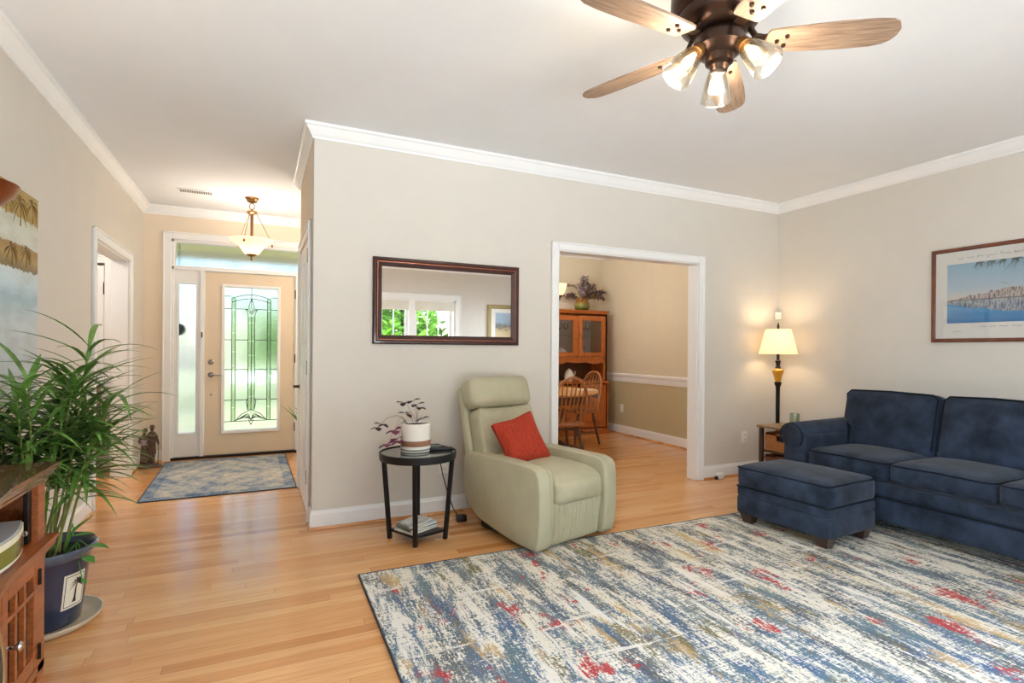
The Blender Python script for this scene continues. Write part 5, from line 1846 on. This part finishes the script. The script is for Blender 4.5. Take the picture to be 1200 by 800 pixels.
# torchiere table lamp on the console (bowl enters at the left edge)
t = thing('torchiere_lamp', 'copper bowl uplight lamp standing on the console at the left edge', 'lamp', (-0.93, 2.43, CTOP))
MB().lathe([(0, 0), (0.09, 0), (0.09, 0.012), (0.05, 0.03), (0.015, 0.045), (0.012, 0.06), (0.012, 0.86), (0.018, 0.88), (0.03, 0.90), (0, 0.905)], (0, 0, 0), 28).build('stand', M['bronze'], t)
MB().lathe([(0.02, 0.895), (0.06, 0.905), (0.11, 0.93), (0.145, 0.965), (0.16, 1.0), (0.156, 1.0), (0.14, 0.97), (0.106, 0.937), (0.058, 0.912), (0.0, 0.905)], (0, 0, 0), 40, cap=False).build('bowl', M['copper'], t)
MB().ball((0, 0, 0.955), 0.03, (1, 1, 1.1), 14).build('light_bulb', M['bulb'], t)
bulb('torchiere_light', (0, 0, 1.0), 5, SOFT, 0.03, t)

# ------------------------------------------------------------------ blue pot with the long leaved plant
PX, PY = -0.855, 2.985
t = thing('plant_saucer', 'cream ceramic saucer under the navy plant pot', 'saucer', (PX, PY, 0))
MB().lathe([(0, 0), (0.17, 0), (0.195, 0.012), (0.214, 0.034), (0.216, 0.040), (0.208, 0.040), (0.19, 0.020), (0.165, 0.012), (0, 0.012)], (0, 0, 0), 44).build('dish', M['saucer'], t)
pp_ = thing('potted_plant', 'tall plant with long narrow arching leaves in a navy pot with palm emblem', 'potted plant', (PX, PY, 0.013))
POTP = [(0, 0), (0.128, 0), (0.134, 0.006), (0.150, 0.12), (0.163, 0.24), (0.170, 0.295)]


def pot_r(z):
    for (r0, z0), (r1, z1) in zip(POTP[1:-1], POTP[2:]):
        if z0 <= z <= z1:
            return r0 + (r1 - r0) * (z - z0) / (z1 - z0)
    return 0.16


MB().lathe(POTP + [(0.164, 0.296), (0.158, 0.28), (0, 0.28)], (0, 0, 0), 48).build('pot', M['blue_glaze'], pp_)
MB().lathe([(0.168, 0.288), (0.180, 0.298), (0.192, 0.314), (0.195, 0.328), (0.188, 0.336), (0.178, 0.330), (0.170, 0.312), (0.164, 0.29)], (0, 0, 0), 48, cap=False).build('pot_rim', M['blue_rim'], pp_)
MB().lathe([(0, 0.27), (0.160, 0.28), (0.163, 0.288), (0.08, 0.296), (0, 0.30)], (0, 0, 0), 32).build('soil', M['soil'], pp_)
# palm emblem plaque wrapped on the pot
EA = -31.0


def wrap(u, v, off):
    z = 0.155 + v
    r = pot_r(z) + off
    a = R(EA) + u / r
    return Vector((r * math.cos(a), r * math.sin(a), z))


def wrapped_poly(mb, poly, off):
    vs = [mb.bm.verts.new(wrap(u, v, off)) for u, v in poly]
    mb.bm.faces.new(vs)


e = MB()
nu = 8
for k in range(nu):
    u0, u1 = -0.050 + 0.10 * k / nu, -0.050 + 0.10 * (k + 1) / nu
    for j in range(4):
        v0, v1 = -0.075 + 0.15 * j / 4, -0.075 + 0.15 * (j + 1) / 4
        wrapped_poly(e, [(u0, v0), (u1, v0), (u1, v1), (u0, v1)], 0.0022)
eo = e.build('palm_plaque', M['emblem'], pp_, smooth=False)
e = MB()
for (u0, u1, v0, v1) in ((-0.043, 0.043, 0.064, 0.067), (-0.043, 0.043, -0.067, -0.064), (-0.043, -0.040, -0.064, 0.064), (0.040, 0.043, -0.064, 0.064)):
    n = 6
    for k in range(n):
        a0, a1 = u0 + (u1 - u0) * k / n, u0 + (u1 - u0) * (k + 1) / n
        wrapped_poly(e, [(a0, v0), (a1, v0), (a1, v1), (a0, v1)], 0.0030)
tk = [(-0.010, -0.052), (0.010, -0.052), (0.006, -0.03), (0.006, 0.0), (0.009, 0.026), (0.004, 0.028), (-0.001, 0.0), (-0.003, -0.03)]
wrapped_poly(e, tk, 0.0032)
for a in (200, 165, 130, 90, 50, 15, -20):
    ca, sa = math.cos(R(a)), math.sin(R(a))
    L = 0.036
    c0 = (0.007, 0.028)
    m1 = (c0[0] + ca * L * 0.5 - sa * 0.006, c0[1] + sa * L * 0.5 + ca * 0.006 + 0.006)
    tip = (c0[0] + ca * L, c0[1] + sa * L - 0.012)
    m2 = (c0[0] + ca * L * 0.5 + sa * 0.004, c0[1] + sa * L * 0.5 - ca * 0.004 + 0.001)
    wrapped_poly(e, [c0, m1, tip, m2], 0.0032)
e.build('palm_emblem', M['black'], eo, smooth=False)
# long leaves
rnd = random.Random(21)
stm, lvs = MB(), MB()


def keep(p):
    x = max(p.x, XL + 0.03 - PX)
    z = p.z
    if p.y < 2.63 - PY and x < -0.66 - PX:      # leaves bend over the console top instead of passing through it
        z = max(z, 0.80)
    return Vector((x, p.y, z))


heads = []
for k in range(13):
    a = rnd.uniform(0, 2 * PI)
    r0 = rnd.uniform(0.02, 0.10)
    lean = rnd.uniform(0.05, 0.26)
    hz = rnd.uniform(0.72, 1.12)
    b0 = Vector((r0 * math.cos(a) * 0.8 - 0.02, r0 * math.sin(a), 0.285))
    t1 = Vector((keep(Vector((b0.x + lean * math.cos(a), 0, 0))).x, b0.y + lean * math.sin(a), hz))
    md = b0.lerp(t1, 0.5) + Vector((-0.02 * math.cos(a), -0.02 * math.sin(a), 0.05))
    heads.append((b0, md, t1))
heads.append((Vector((0.05, 0.02, 0.285)), Vector((0.10, 0.0, 0.75)), Vector((0.16, 0.0, 1.22))))
heads.append((Vector((0.03, -0.03, 0.285)), Vector((0.05, -0.02, 0.70)), Vector((0.13, -0.06, 1.10))))
heads.append((Vector((0.06, 0.05, 0.285)), Vector((0.14, 0.06, 0.72)), Vector((0.24, 0.04, 0.98))))
heads.append((Vector((0.05, -0.05, 0.285)), Vector((0.12, -0.04, 0.60)), Vector((0.20, -0.08, 0.82))))
for b0, md, t1 in heads:
    pts = []
    for i in range(7):
        s = i / 6
        pts.append((1 - s) ** 2 * b0 + 2 * s * (1 - s) * md + s * s * t1)
    stm.tube(pts, [0.006 - 0.0035 * i / 6 for i in range(7)], 7)
    nl = rnd.randint(30, 40)
    for j in range(nl):
        s = 0.42 + 0.58 * (j / nl) ** 0.8
        p = (1 - s) ** 2 * b0 + 2 * s * (1 - s) * md + s * s * t1
        a = j * 2.4 + rnd.uniform(-0.3, 0.3)
        upw = 0.25 + 0.8 * (s - 0.4) + rnd.uniform(-0.35, 0.45)
        d = Vector((math.cos(a), math.sin(a), upw))
        lvs.leaf(p, d, rnd.uniform(0.20, 0.38), rnd.uniform(0.018, 0.026), rnd.uniform(1.2, 5.0), n=7, fold=0.3, shape=0.85, bounds=keep)
stm.build('stems', M['leaf_stem'], pp_)
lvs.build('long_leaves', M['leaf'], pp_)
# trailing broad leaved seedling in the same pot
bl = MB()
CRp = Vector((0.905, -0.425, 0))
for (r_, f_, z_, L, wd, dr, dv) in ((0.175, 0.05, 0.415, 0.115, 0.06, 1.5, (0.75, -0.25, 0.75)), (0.18, 0.06, 0.40, 0.085, 0.05, 3, (0.95, -0.2, 0.18)), (0.215, 0.02, 0.345, 0.095, 0.045, 5, (0.95, -0.45, 0.1)),
                                    (0.205, 0.03, 0.300, 0.055, 0.05, 4, (0.7, -0.45, -0.25)), (0.03, 0.0, 0.345, 0.075, 0.05, 4, (-0.9, 0.1, 0.0)), (0.09, 0.03, 0.345, 0.065, 0.05, 4, (-0.6, -0.5, 0.05)), (0.19, 0.02, 0.20, 0.03, 0.02, 3, (0.6, -0.5, -0.4))):
    p = CRp * r_ + Vector((-0.425, -0.905, 0)) * f_ + Vector((0, 0, z_))
    bl.leaf(p, dv, L, wd, dr, n=7, fold=0.2, shape=0.75)
    bl.tube([CRp * min(r_ * 0.5, 0.09) + Vector((0, 0, 0.29)), CRp * (r_ * 0.75) + Vector((0, 0, max(z_, 0.33) + 0.02)), p], 0.0022, 6)
bl.build('broad_leaves', M['leaf2'], pp_)

# ------------------------------------------------------------------ couple figurine by the front door
fg = thing('figurine', 'bronze figurine of an elderly couple walking with a cane beside the front door', 'figurine', (-1.015, 6.50, 0), R(-6))
b = MB()
b.lathe([(0, 0), (0.115, 0), (0.120, 0.010), (0.108, 0.026), (0.095, 0.032), (0, 0.034)], (0, 0, 0), 28, scale=(1.0, 0.62))
b.build('base', M['bronze_stat'], fg)


def person_body(name, x, h, skirt, lean):
    q = MB()
    u = h / 0.40
    z0 = 0.033
    if skirt:
        q.lathe([(0.042, 0), (0.044, 0.01), (0.040, 0.06), (0.037, 0.12), (0.033, 0.18), (0.030, 0.21), (0.034, 0.25), (0.038, 0.285), (0.030, 0.312), (0.014, 0.325), (0.012, 0.338)], (x, 0, z0), 20, Matrix.Scale(u, 4), scale=(1, 0.72))
        q.ball((x - 0.01, -0.012, z0 + 0.004), 0.016, (0.8, 1.6, 0.5), 10)
        q.ball((x + 0.018, -0.02, z0 + 0.004), 0.016, (0.8, 1.6, 0.5), 10)
    else:
        for s, fy in ((-1, 0.012), (1, -0.016)):
            q.tube([(x + s * 0.017, fy * 1.3, z0), (x + s * 0.017, fy, z0 + 0.09 * u), (x + s * 0.015, 0, z0 + 0.19 * u)], [0.013, 0.016, 0.020], 12)
            q.ball((x + s * 0.019, fy - 0.014, z0 + 0.006), 0.014, (0.8, 1.8, 0.6), 10)
        q.lathe([(0.036, 0.10), (0.038, 0.11), (0.035, 0.17), (0.034, 0.21), (0.038, 0.26), (0.041, 0.295), (0.032, 0.318), (0.014, 0.33), (0.012, 0.345)], (x, 0, z0), 20, Matrix.Scale(u, 4), scale=(1, 0.7))
    hz = z0 + 0.362 * u
    q.ball((x + lean, -0.006, hz), 0.023 * u, (0.86, 1.0, 1.15), 16)
    q.ball((x + lean, -0.030 * u, hz - 0.003), 0.0055, (0.7, 1, 1.1), 8)
    if skirt:
        q.ball((x + lean, 0.006, hz + 0.007), 0.024 * u, (0.95, 1.0, 1.0), 14)
        q.ball((x + lean, 0.026, hz + 0.010), 0.011, (1, 1, 1), 10)
    else:
        q.lathe([(0.030, 0), (0.029, 0.004), (0.022, 0.007), (0.020, 0.020), (0.012, 0.025), (0, 0.026)], (x + lean, -0.004, hz + 0.010), 18)
    sh = z0 + 0.295 * u
    if skirt:
        for s in (-1, 1):
            q.tube([(x + s * 0.034, 0, sh), (x + s * 0.042, -0.008, sh - 0.055 * u), (x + s * 0.020, -0.034, sh - 0.075 * u)], [0.012, 0.011, 0.008], 10)
    else:
        q.tube([(x - 0.036, 0, sh), (x - 0.050, 0.012, sh - 0.06 * u), (x - 0.060, 0.0, sh - 0.09 * u)], [0.013, 0.012, 0.008], 10)
        q.tube([(x + 0.036, 0, sh), (x + 0.052, -0.012, sh - 0.06 * u), (x + 0.062, -0.030, sh - 0.085 * u)], [0.013, 0.012, 0.008], 10)
        q.ball((x + 0.063, -0.034, sh - 0.087 * u), 0.010, seg=10)
    q.build(name, M['bronze_stat'], fg)


person_body('man_figure', 0.022, 0.40, False, 0.002)
person_body('woman_figure', -0.045, 0.372, True, 0.006)
MB().tube([(0.085, -0.038, 0.035), (0.085, -0.036, 0.25), (0.078, -0.034, 0.262), (0.068, -0.034, 0.258)], 0.0032, 7).build('walking_cane', M['dark_iron'], fg)
bq = MB()
rnd = random.Random(3)
for k in range(26):
    a = rnd.uniform(0, 2 * PI)
    rr = rnd.uniform(0, 0.026)
    bq.ball((-0.040 + rr * math.cos(a), -0.042 - 0.006 * rnd.random(), 0.262 + rr * 1.3 * math.sin(a)), rnd.uniform(0.006, 0.010), seg=6)
bq.build('flower_bouquet', M['lilac'], fg)

# foyer plant: only a few leaves show past the closet door
t = thing('snake_plant', 'green and yellow leaved plant standing right of the front door', 'potted plant', (0.50, 6.42, 0))
MB().lathe([(0, 0), (0.09, 0), (0.10, 0.02), (0.12, 0.22), (0.125, 0.26), (0.115, 0.265), (0.11, 0.24), (0, 0.24)], (0, 0, 0), 28).build('pot', M['saucer'], t)
MB().lathe([(0, 0.235), (0.11, 0.24), (0.05, 0.25), (0, 0.25)], (0, 0, 0), 20).build('soil', M['soil'], t)
q = MB()
rnd = random.Random(2)
for k in range(14):
    a = k * 2.4
    q.leaf((0.04 * math.cos(a), 0.04 * math.sin(a), 0.25), (0.5 * math.cos(a), 0.5 * math.sin(a), 1.0), rnd.uniform(0.28, 0.58), 0.05, rnd.uniform(0.6, 2.2), n=7, fold=0.3, shape=0.6)
q.build('leaves', M['leaf2'], t)

# ------------------------------------------------------------------ side room beyond the left opening
t = thing('wooden_chest', 'narrow reddish brown wooden chest in the room beyond the left opening', 'chest', (-1.62, 6.36, 0))
c = MB()
c.box(-0.20, 0.20, -0.14, 0.14, 0.15, 0.82, 0.005, 1)
c.box(-0.215, 0.215, -0.155, 0.155, 0.82, 0.845, 0.006, 1)
c.build('body', M['chair_wood'], t)
for sx in (-1, 1):
    for sy in (-1, 1):
        MB().lathe([(0, 0), (0.012, 0), (0.02, 0.15), (0, 0.15)], (sx * 0.17, sy * 0.11, 0), 4, rotm('Z', 45)).build('leg', M['chair_wood'], t, smooth=False)
for k in range(3):
    d = MB().box(-0.185, 0.185, -0.150, -0.138, 0.17 + k * 0.215, 0.37 + k * 0.215, 0.004, 1).build('drawer', M['chair_wood'], t)
    MB().ball((0, -0.158, 0.27 + k * 0.215), 0.013, seg=10).build('knob', M['brass'], d)
t = thing('dark_vase', 'small dark grey vase on the wooden chest in the side room', 'vase', (-1.49, 6.33, 0.8455))
MB().lathe([(0, 0), (0.045, 0), (0.06, 0.04), (0.062, 0.09), (0.045, 0.13), (0.035, 0.15), (0.042, 0.16), (0.034, 0.16), (0.03, 0.14), (0, 0.03)], (0, 0, 0), 24).build('body', M['dark_iron'], t)

# ------------------------------------------------------------------ dining room: hutch
HXC, HYF, HYB = 4.125, 6.58, 6.985
hu = thing('china_hutch', 'honey oak china hutch with two glass doors in the dining room corner', 'cabinet', (HXC, HYF, 0))
HWX, HD = 0.515, HYB - HYF
HT = 1.80
c = MB()
c.box(-HWX, -HWX + 0.025, 0.0, HD, 0.06, HT - 0.05)
c.box(HWX - 0.025, HWX, 0.0, HD, 0.06, HT - 0.05)
c.box(-HWX, HWX, 0.0, HD, HT - 0.075, HT - 0.04)
c.box(-HWX, HWX, -0.06, HD, 0.74, 0.775, 0.006, 1)
c.box(-HWX, HWX, -0.05, HD, 0.06, 0.09)
c.box(-HWX, -HWX + 0.025, -0.05, 0.0, 0.06, 0.74)
c.box(HWX - 0.025, HWX, -0.05, 0.0, 0.06, 0.74)
c.box(-HWX - 0.008, HWX + 0.008, -0.06, HD, 0.0, 0.075, 0.006, 1)
c.box(-HWX, HWX, 0.0, 0.02, 1.075, 1.13)
c.box(-HWX, -HWX + 0.055, 0.0, 0.02, 0.775, HT - 0.05)
c.box(HWX - 0.055, HWX, 0.0, 0.02, 0.775, HT - 0.05)
c.box(-0.022, 0.022, 0.0, 0.02, 1.10, HT - 0.05)
c.box(-HWX, HWX, 0.0, 0.02, HT - 0.09, HT - 0.04)
c.build('carcass', M['hutch'], hu, smooth=False)
CORN = [(0, HT - 0.05), (0.006, HT - 0.05), (0.014, HT - 0.03), (0.03, HT - 0.016), (0.036, HT), (0, HT)]
MB().sweep(CORN, [(-HWX, HD, 0), (-HWX, 0, 0), (HWX, 0, 0), (HWX, HD, 0)], side=-1).box(-HWX, HWX, 0, HD, HT - 0.02, HT).build('cornice', M['hutch'], hu, angle=20)
sc_ = [(-HWX + 0.05, 1.08)]
for k in range(49):
    x = -HWX + 0.05 + (2 * HWX - 0.1) * k / 48
    u = abs(x) / (HWX - 0.05)
    sc_.append((x, 1.055 - 0.045 * abs(math.cos(u * PI * 1.6)) * (0.4 + 0.6 * u) - (0.02 if u > 0.93 else 0)))
sc_.append((HWX - 0.05, 1.08))
MB().prism(sc_, 0.0, 0.018, 'y').build('scalloped_apron', M['hutch'], hu, smooth=False)
MB().box(-HWX + 0.025, HWX - 0.025, HD - 0.022, HD - 0.0205, 1.11, HT - 0.08).build('mauve_back', M['pinkbrown'], hu, smooth=False)
MB().box(-HWX + 0.02, HWX - 0.02, HD - 0.02, HD - 0.01, 0.06, HT - 0.05).box(-HWX + 0.025, HWX - 0.025, 0.03, HD - 0.02, 1.085, 1.105).build('back_panel', M['hutch_dark'], hu, smooth=False)
MB().box(-HWX + 0.025, HWX - 0.025, 0.04, HD - 0.02, 1.425, 1.433).build('glass_shelf', M['glass'], hu, smooth=False)
for s in (-1, 1):
    x0, x1 = sorted((s * 0.024, s * (HWX - 0.057)))
    z0, z1 = 1.135, HT - 0.095
    d = MB()
    framed_panel(d, x0, x1, z0, z1, x0 + 0.055, x1 - 0.055, z0 + 0.055, z1 - 0.055, -0.018, 0.002)
    do = d.build('glass_door', M['hutch'], hu, smooth=False)
    MB().box(x0 + 0.055, x1 - 0.055, -0.010, -0.006, z0 + 0.055, z1 - 0.055).build('pane', M['glass'], do, smooth=False)
    hx_ = x0 + 0.03 if s > 0 else x1 - 0.03
    MB().tube([(hx_, -0.018, 1.385), (hx_, -0.036, 1.395), (hx_, -0.036, 1.455), (hx_, -0.018, 1.465)], 0.005, 8).build('pull', M['brass'], do)
    d = MB()
    d.box(x0, x1, -0.068, -0.05, 0.11, 0.72, 0.003, 1)
    d.box(x0 + 0.07, x1 - 0.07, -0.078, -0.066, 0.19, 0.64, 0.006, 1)
    do = d.build('lower_door', M['hutch'], hu)
    MB().ball((hx_, -0.082, 0.50), 0.014, seg=10).build('knob', M['brass'], do)
# what stands in the hutch
gl_lab = ['at the far left of the hutch shelf', 'second from the left on the hutch shelf', 'left of the hutch door meeting line', 'right of the hutch door meeting line', 'second from the right on the hutch shelf', 'at the far right of the hutch shelf']
gp = None
for i, x in enumerate((-0.36, -0.19, -0.09, 0.12, 0.22, 0.29)):
    if gp is None:
        gp = thing('wine_glass', '', 'glass')
        MB().lathe([(0, 0), (0.032, 0), (0.030, 0.003), (0.005, 0.008), (0.004, 0.07), (0.018, 0.085), (0.034, 0.115), (0.036, 0.14), (0.030, 0.175), (0.028, 0.175), (0.033, 0.14), (0.030, 0.118), (0.0, 0.085)], (0, 0, 0), 20, cap=False).build('bowl_and_stem', M['lamp_glass'], gp)
        g = gp
    else:
        g = copy_tree(gp)
    g.location = (HXC + x, HYF + 0.17, 1.4335)
    tag(g, 'clear stemmed glass ' + gl_lab[i], 'glass', 'glasses on the hutch shelf')
for nm, lb, x, prof in (('china_tureen', 'white china tureen behind the left hutch door', -0.17, [(0, 0), (0.05, 0), (0.055, 0.01), (0.085, 0.05), (0.088, 0.08), (0.08, 0.09), (0.05, 0.125), (0.015, 0.14), (0.018, 0.155), (0, 0.165)]),
                        ('china_jar', 'white china jar behind the right hutch door', 0.10, [(0, 0), (0.04, 0), (0.055, 0.04), (0.058, 0.09), (0.045, 0.13), (0.03, 0.15), (0.012, 0.19), (0, 0.2)])):
    t = thing(nm, lb, 'china', (HXC + x, HYF + 0.16, 1.1055))
    MB().lathe(prof, (0, 0, 0), 24).build('body', M['white_cer'], t)
    MB().tube([(0.07, 0, 0.04), (0.105, 0, 0.06), (0.08, 0, 0.085)], 0.006, 7).tube([(-0.07, 0, 0.04), (-0.105, 0, 0.06), (-0.08, 0, 0.085)], 0.006, 7).build('handles', M['white_cer'], t)
t = thing('pink_figurine', 'small pink china figure behind the right hutch door', 'figurine', (HXC + 0.24, HYF + 0.16, 1.1055))
MB().lathe([(0, 0), (0.04, 0), (0.03, 0.05), (0.012, 0.09), (0.02, 0.12), (0.012, 0.14), (0, 0.15)], (0, 0, 0), 18).ball((0, 0, 0.16), 0.018, seg=10).build('body', M['dry_grey'], t)
t = thing('coffee_pot', 'pale china pot in the open niche of the hutch', 'china', (HXC - 0.05, HYF + 0.14, 0.7755))
MB().lathe([(0, 0), (0.05, 0), (0.075, 0.05), (0.06, 0.12), (0.04, 0.15), (0.015, 0.17), (0, 0.18)], (0, 0, 0), 22).build('body', M['white_cer'], t)
MB().tube([(0.06, 0, 0.05), (0.10, 0, 0.09), (0.11, 0, 0.14)], [0.014, 0.009, 0.007], 8).build('spout', M['white_cer'], t)

# vase with dried flowers on the hutch
fv = thing('flower_vase', 'amber and green glass vase of dried mauve flowers on top of the hutch', 'vase', (4.29, 6.72, HT))
VP = [(0, 0), (0.075, 0), (0.105, 0.03), (0.115, 0.07), (0.105, 0.11), (0.085, 0.14), (0.09, 0.165), (0.105, 0.185), (0.10, 0.187), (0.085, 0.16), (0, 0.15)]


def vase_material():
    m = bpy.data.materials.new('green_amber_glass')
    t = NT(m)
    tc = t.n('ShaderNodeTexCoord')
    sp = t.n('ShaderNodeSeparateXYZ')
    t.l(tc.outputs['Object'], sp.inputs[0])
    n = t.noise(t.coords('Object', (10, 10, 14)), 1.0, 3)
    t.l(t.ramp(t.math('ADD', t.math('MULTIPLY', sp.outputs[2], 4.6), t.math('MULTIPLY', n, 0.35)), [(0.2, lin((66, 76, 26))), (0.5, lin((106, 112, 40))), (0.75, lin((150, 110, 40))), (1.0, lin((120, 78, 30)))]), t.b.inputs['Base Color'])
    t.b.inputs['Roughness'].default_value = 0.12
    t.b.inputs['Coat Weight'].default_value = 0.5
    return m


MB().lathe(VP, (0, 0, 0), 28).build('vase_body', vase_material(), fv)
rnd = random.Random(31)
fs, f1, f2, f3 = MB(), MB(), MB(), MB()
for k in range(34):
    a = rnd.uniform(0, 2 * PI)
    sp_ = rnd.uniform(0.05, 0.40)
    top_ = Vector((sp_ * math.cos(a), 0.55 * sp_ * math.sin(a) - 0.02, 0.52 - 0.75 * sp_ + rnd.uniform(-0.10, 0.05)))
    b0 = Vector((0.03 * math.cos(a), 0.03 * math.sin(a), 0.15))
    mid = b0.lerp(top_, 0.5) + Vector((0, 0, 0.06))
    pts = [(1 - s / 5) ** 2 * b0 + 2 * (s / 5) * (1 - s / 5) * mid + (s / 5) ** 2 * top_ for s in range(6)]
    fs.tube(pts, 0.0025, 5)
    tgt = (f1, f2, f3)[k % 3]
    for j in range(20):
        s = rnd.uniform(0.25, 1.0)
        p = (1 - s) ** 2 * b0 + 2 * s * (1 - s) * mid + s * s * top_
        tgt.leaf(p, (rnd.uniform(-1, 1), rnd.uniform(-1, 1), rnd.uniform(-0.4, 0.9)), rnd.uniform(0.045, 0.08), rnd.uniform(0.028, 0.045), 2, n=2)
for x, sgn in ((-0.40, -1), (0.36, 1)):
    pts = [Vector((0, -0.03, 0.15)), Vector((x * 0.4, -0.05, 0.36)), Vector((x * 0.75, -0.05, 0.36 if sgn < 0 else 0.28)), Vector((x, -0.05, 0.33 if sgn < 0 else 0.17))]
    fs.tube(pts, 0.003, 5)
    for j in range(60):
        s = rnd.uniform(0.8, 3.0)
        i = min(2, int(s))
        p = pts[i].lerp(pts[i + 1], s - i)
        (f2 if sgn < 0 else f1).leaf(p, (rnd.uniform(-1, 1), rnd.uniform(-1, 1), rnd.uniform(-0.8, 0.8)), rnd.uniform(0.03, 0.055), 0.026, 2, n=2)
fs.build('stems', M['dry_olive'], fv)
f1.build('mauve_leaves', M['dry_leaf'], fv, smooth=False)
f2.build('olive_leaves', M['dry_olive'], fv, smooth=False)
f3.build('lavender_flowers', M['dry_grey'], fv, smooth=False)

# dining table
dt = thing('dining_table', 'round light oak dining table behind the cased opening', 'table', (3.08, 5.78, 0))
MB().lathe([(0, 0.695), (0.66, 0.695), (0.71, 0.705), (0.715, 0.72), (0.71, 0.728), (0, 0.728)], (0, 0, 0), 56).build('tabletop', M['table_wood'], dt)
MB().lathe([(0.60, 0.60), (0.62, 0.60), (0.62, 0.696), (0.60, 0.696)], (0, 0, 0), 48, cap=False).build('apron', M['chair_dark'], dt)
MB().lathe([(0, 0.10), (0.10, 0.10), (0.11, 0.14), (0.06, 0.18), (0.05, 0.24), (0.09, 0.32), (0.10, 0.42), (0.06, 0.50), (0.06, 0.56), (0.11, 0.60), (0.20, 0.696), (0, 0.696)], (0, 0, 0), 28).build('pedestal', M['chair_dark'], dt)
for k in range(4):
    a = R(45 + 90 * k)
    v = Vector((math.cos(a), math.sin(a), 0))
    MB().tube([v * 0.06 + Vector((0, 0, 0.17)), v * 0.20 + Vector((0, 0, 0.15)), v * 0.34 + Vector((0, 0, 0.07)), v * 0.40 + Vector((0, 0, 0.02))], [0.035, 0.032, 0.026, 0.02], 10).build('foot', M['chair_dark'], dt)
t = thing('table_napkin', 'white folded cloth hanging over the right edge of the dining table', 'cloth', (3.72, 5.66, 0.7285), R(-10))
c = MB()
for (dx0, dx1, z0, z1) in ((-0.14, 0.07, 0, 0.004),):
    c.box(dx0, dx1, -0.11, 0.11, z0, z1, 0.001, 1)
c.prism([(0.066, 0.004), (0.080, 0.0), (0.084, -0.02), (0.088, -0.10), (0.083, -0.10), (0.079, -0.02), (0.074, -0.005), (0.066, 0)], -0.11, 0.11, 'y')
c.build('cloth', M['cloth_white'], t, smooth=False)


def make_windsor(label):
    t = thing('windsor_chair', label, 'chair', (0, 0, 0), 0, 'windsor chairs at the dining table')
    # local: front is -y, back at +y
    MB().soft(0, 0, 0.435, 0.42, 0.41, 0.04, 0.018, n=8, fn=lambda p, q: Vector((p.x * (1 - 0.10 * max(0, q[1])), p.y, p.z - 0.008 * (1 - q[0] ** 2) * (1 - q[1] ** 2) * (q[2] > 0)))).build('seat', M['chair_wood'], t)
    feet = {}
    for sx in (-1, 1):
        for sy in (-1, 1):
            p0, p1 = Vector((sx * 0.14, sy * 0.135, 0.42)), Vector((sx * 0.20, sy * 0.205, 0.0))
            pts = [p0.lerp(p1, k / 8) for k in range(9)]
            MB().tube(pts, [0.012, 0.015, 0.020, 0.014, 0.018, 0.021, 0.017, 0.013, 0.011], 10).build('leg', M['chair_dark'], t)
            feet[(sx, sy)] = p0.lerp(p1, 0.6)
    s = MB()
    for sx in (-1, 1):
        s.tube([feet[(sx, -1)], (feet[(sx, -1)] + feet[(sx, 1)]) / 2, feet[(sx, 1)]], [0.008, 0.013, 0.008], 8)
    l, r = (feet[(-1, -1)] + feet[(-1, 1)]) / 2, (feet[(1, -1)] + feet[(1, 1)]) / 2
    s.tube([l, (l + r) / 2, r], [0.008, 0.013, 0.008], 8)
    s.build('stretcher', M['chair_dark'], t)
    hoop = []
    for k in range(25):
        a = PI * k / 24
        x = -0.20 * math.cos(a) * (1 + 0.10 * math.sin(a))
        z = 0.45 + 0.485 * math.sin(a) ** 0.62
        hoop.append(Vector((x, 0.165 + 0.20 * (z - 0.45) / 0.485 * 0.62, z)))
    MB().tube(hoop, 0.0155, 9).build('hoop_back', M['chair_wood'], t)
    for k in range(7):
        x = -0.135 + 0.045 * k
        xt = x * 1.18
        best = min(hoop[4:-4], key=lambda v: abs(v.x - xt))
        MB().tube([(x, 0.165, 0.452), (x * 1.05, 0.165 + (best.y - 0.165) * 0.5, 0.45 + (best.z - 0.45) * 0.5), best], [0.006, 0.009, 0.005], 7).build('spindle', M['chair_wood'], t)
    return t


wc = make_windsor('hoop back wooden windsor chair with its back to the living room')
wc.location = (2.94, 5.02, 0)
wc.rotation_euler = (0, 0, R(180 - 4))
w2 = copy_tree(wc)
w2.location = (3.76, 5.98, 0)
w2.rotation_euler = (0, 0, R(-82))
tag(w2, 'hoop back wooden windsor chair at the right of the dining table near the hutch', 'chair', 'windsor chairs at the dining table')

# dining chandelier: the rightmost lit shade shows past the casing
ch = thing('chandelier', 'dark metal chandelier with lit glass shades over the dining table', 'chandelier', (3.05, 5.70, H))
MB().lathe([(0, 0), (0.06, 0), (0.055, -0.02), (0.01, -0.03), (0.008, -0.55), (0.03, -0.60), (0.045, -0.70), (0.03, -0.80), (0.04, -0.86), (0.02, -0.92), (0, -0.94)], (0, 0, 0), 24).build('body', M['dark_iron'], ch)
for k in range(5):
    a = R(-20 + 72 * k)
    v = Vector((math.cos(a), math.sin(a), 0))
    z = Vector((0, 0, 1))
    ar = MB().tube([v * 0.03 - z * 0.80, v * 0.10 - z * 0.90, v * 0.18 - z * 0.93, v * 0.23 - z * 0.90, v * 0.24 - z * 0.85], [0.009, 0.008, 0.008, 0.008, 0.012], 8)
    ar.lathe([(0.012, -0.86), (0.03, -0.85), (0.03, -0.84), (0, -0.835)], tuple(v * 0.24), 16)
    ao = ar.build('arm', M['dark_iron'], ch)
    MB().lathe([(0.028, -0.845), (0.045, -0.83), (0.058, -0.79), (0.070, -0.74), (0.085, -0.705), (0.083, -0.705), (0.068, -0.74), (0.055, -0.79), (0.043, -0.825), (0.026, -0.84)], tuple(v * 0.24), 24, cap=False).build('glass_shade', M['alabaster'], ao)
bulb('chandelier_light', (0, 0, -0.62), 44, (1.0, 0.94, 0.88), 0.12, ch)
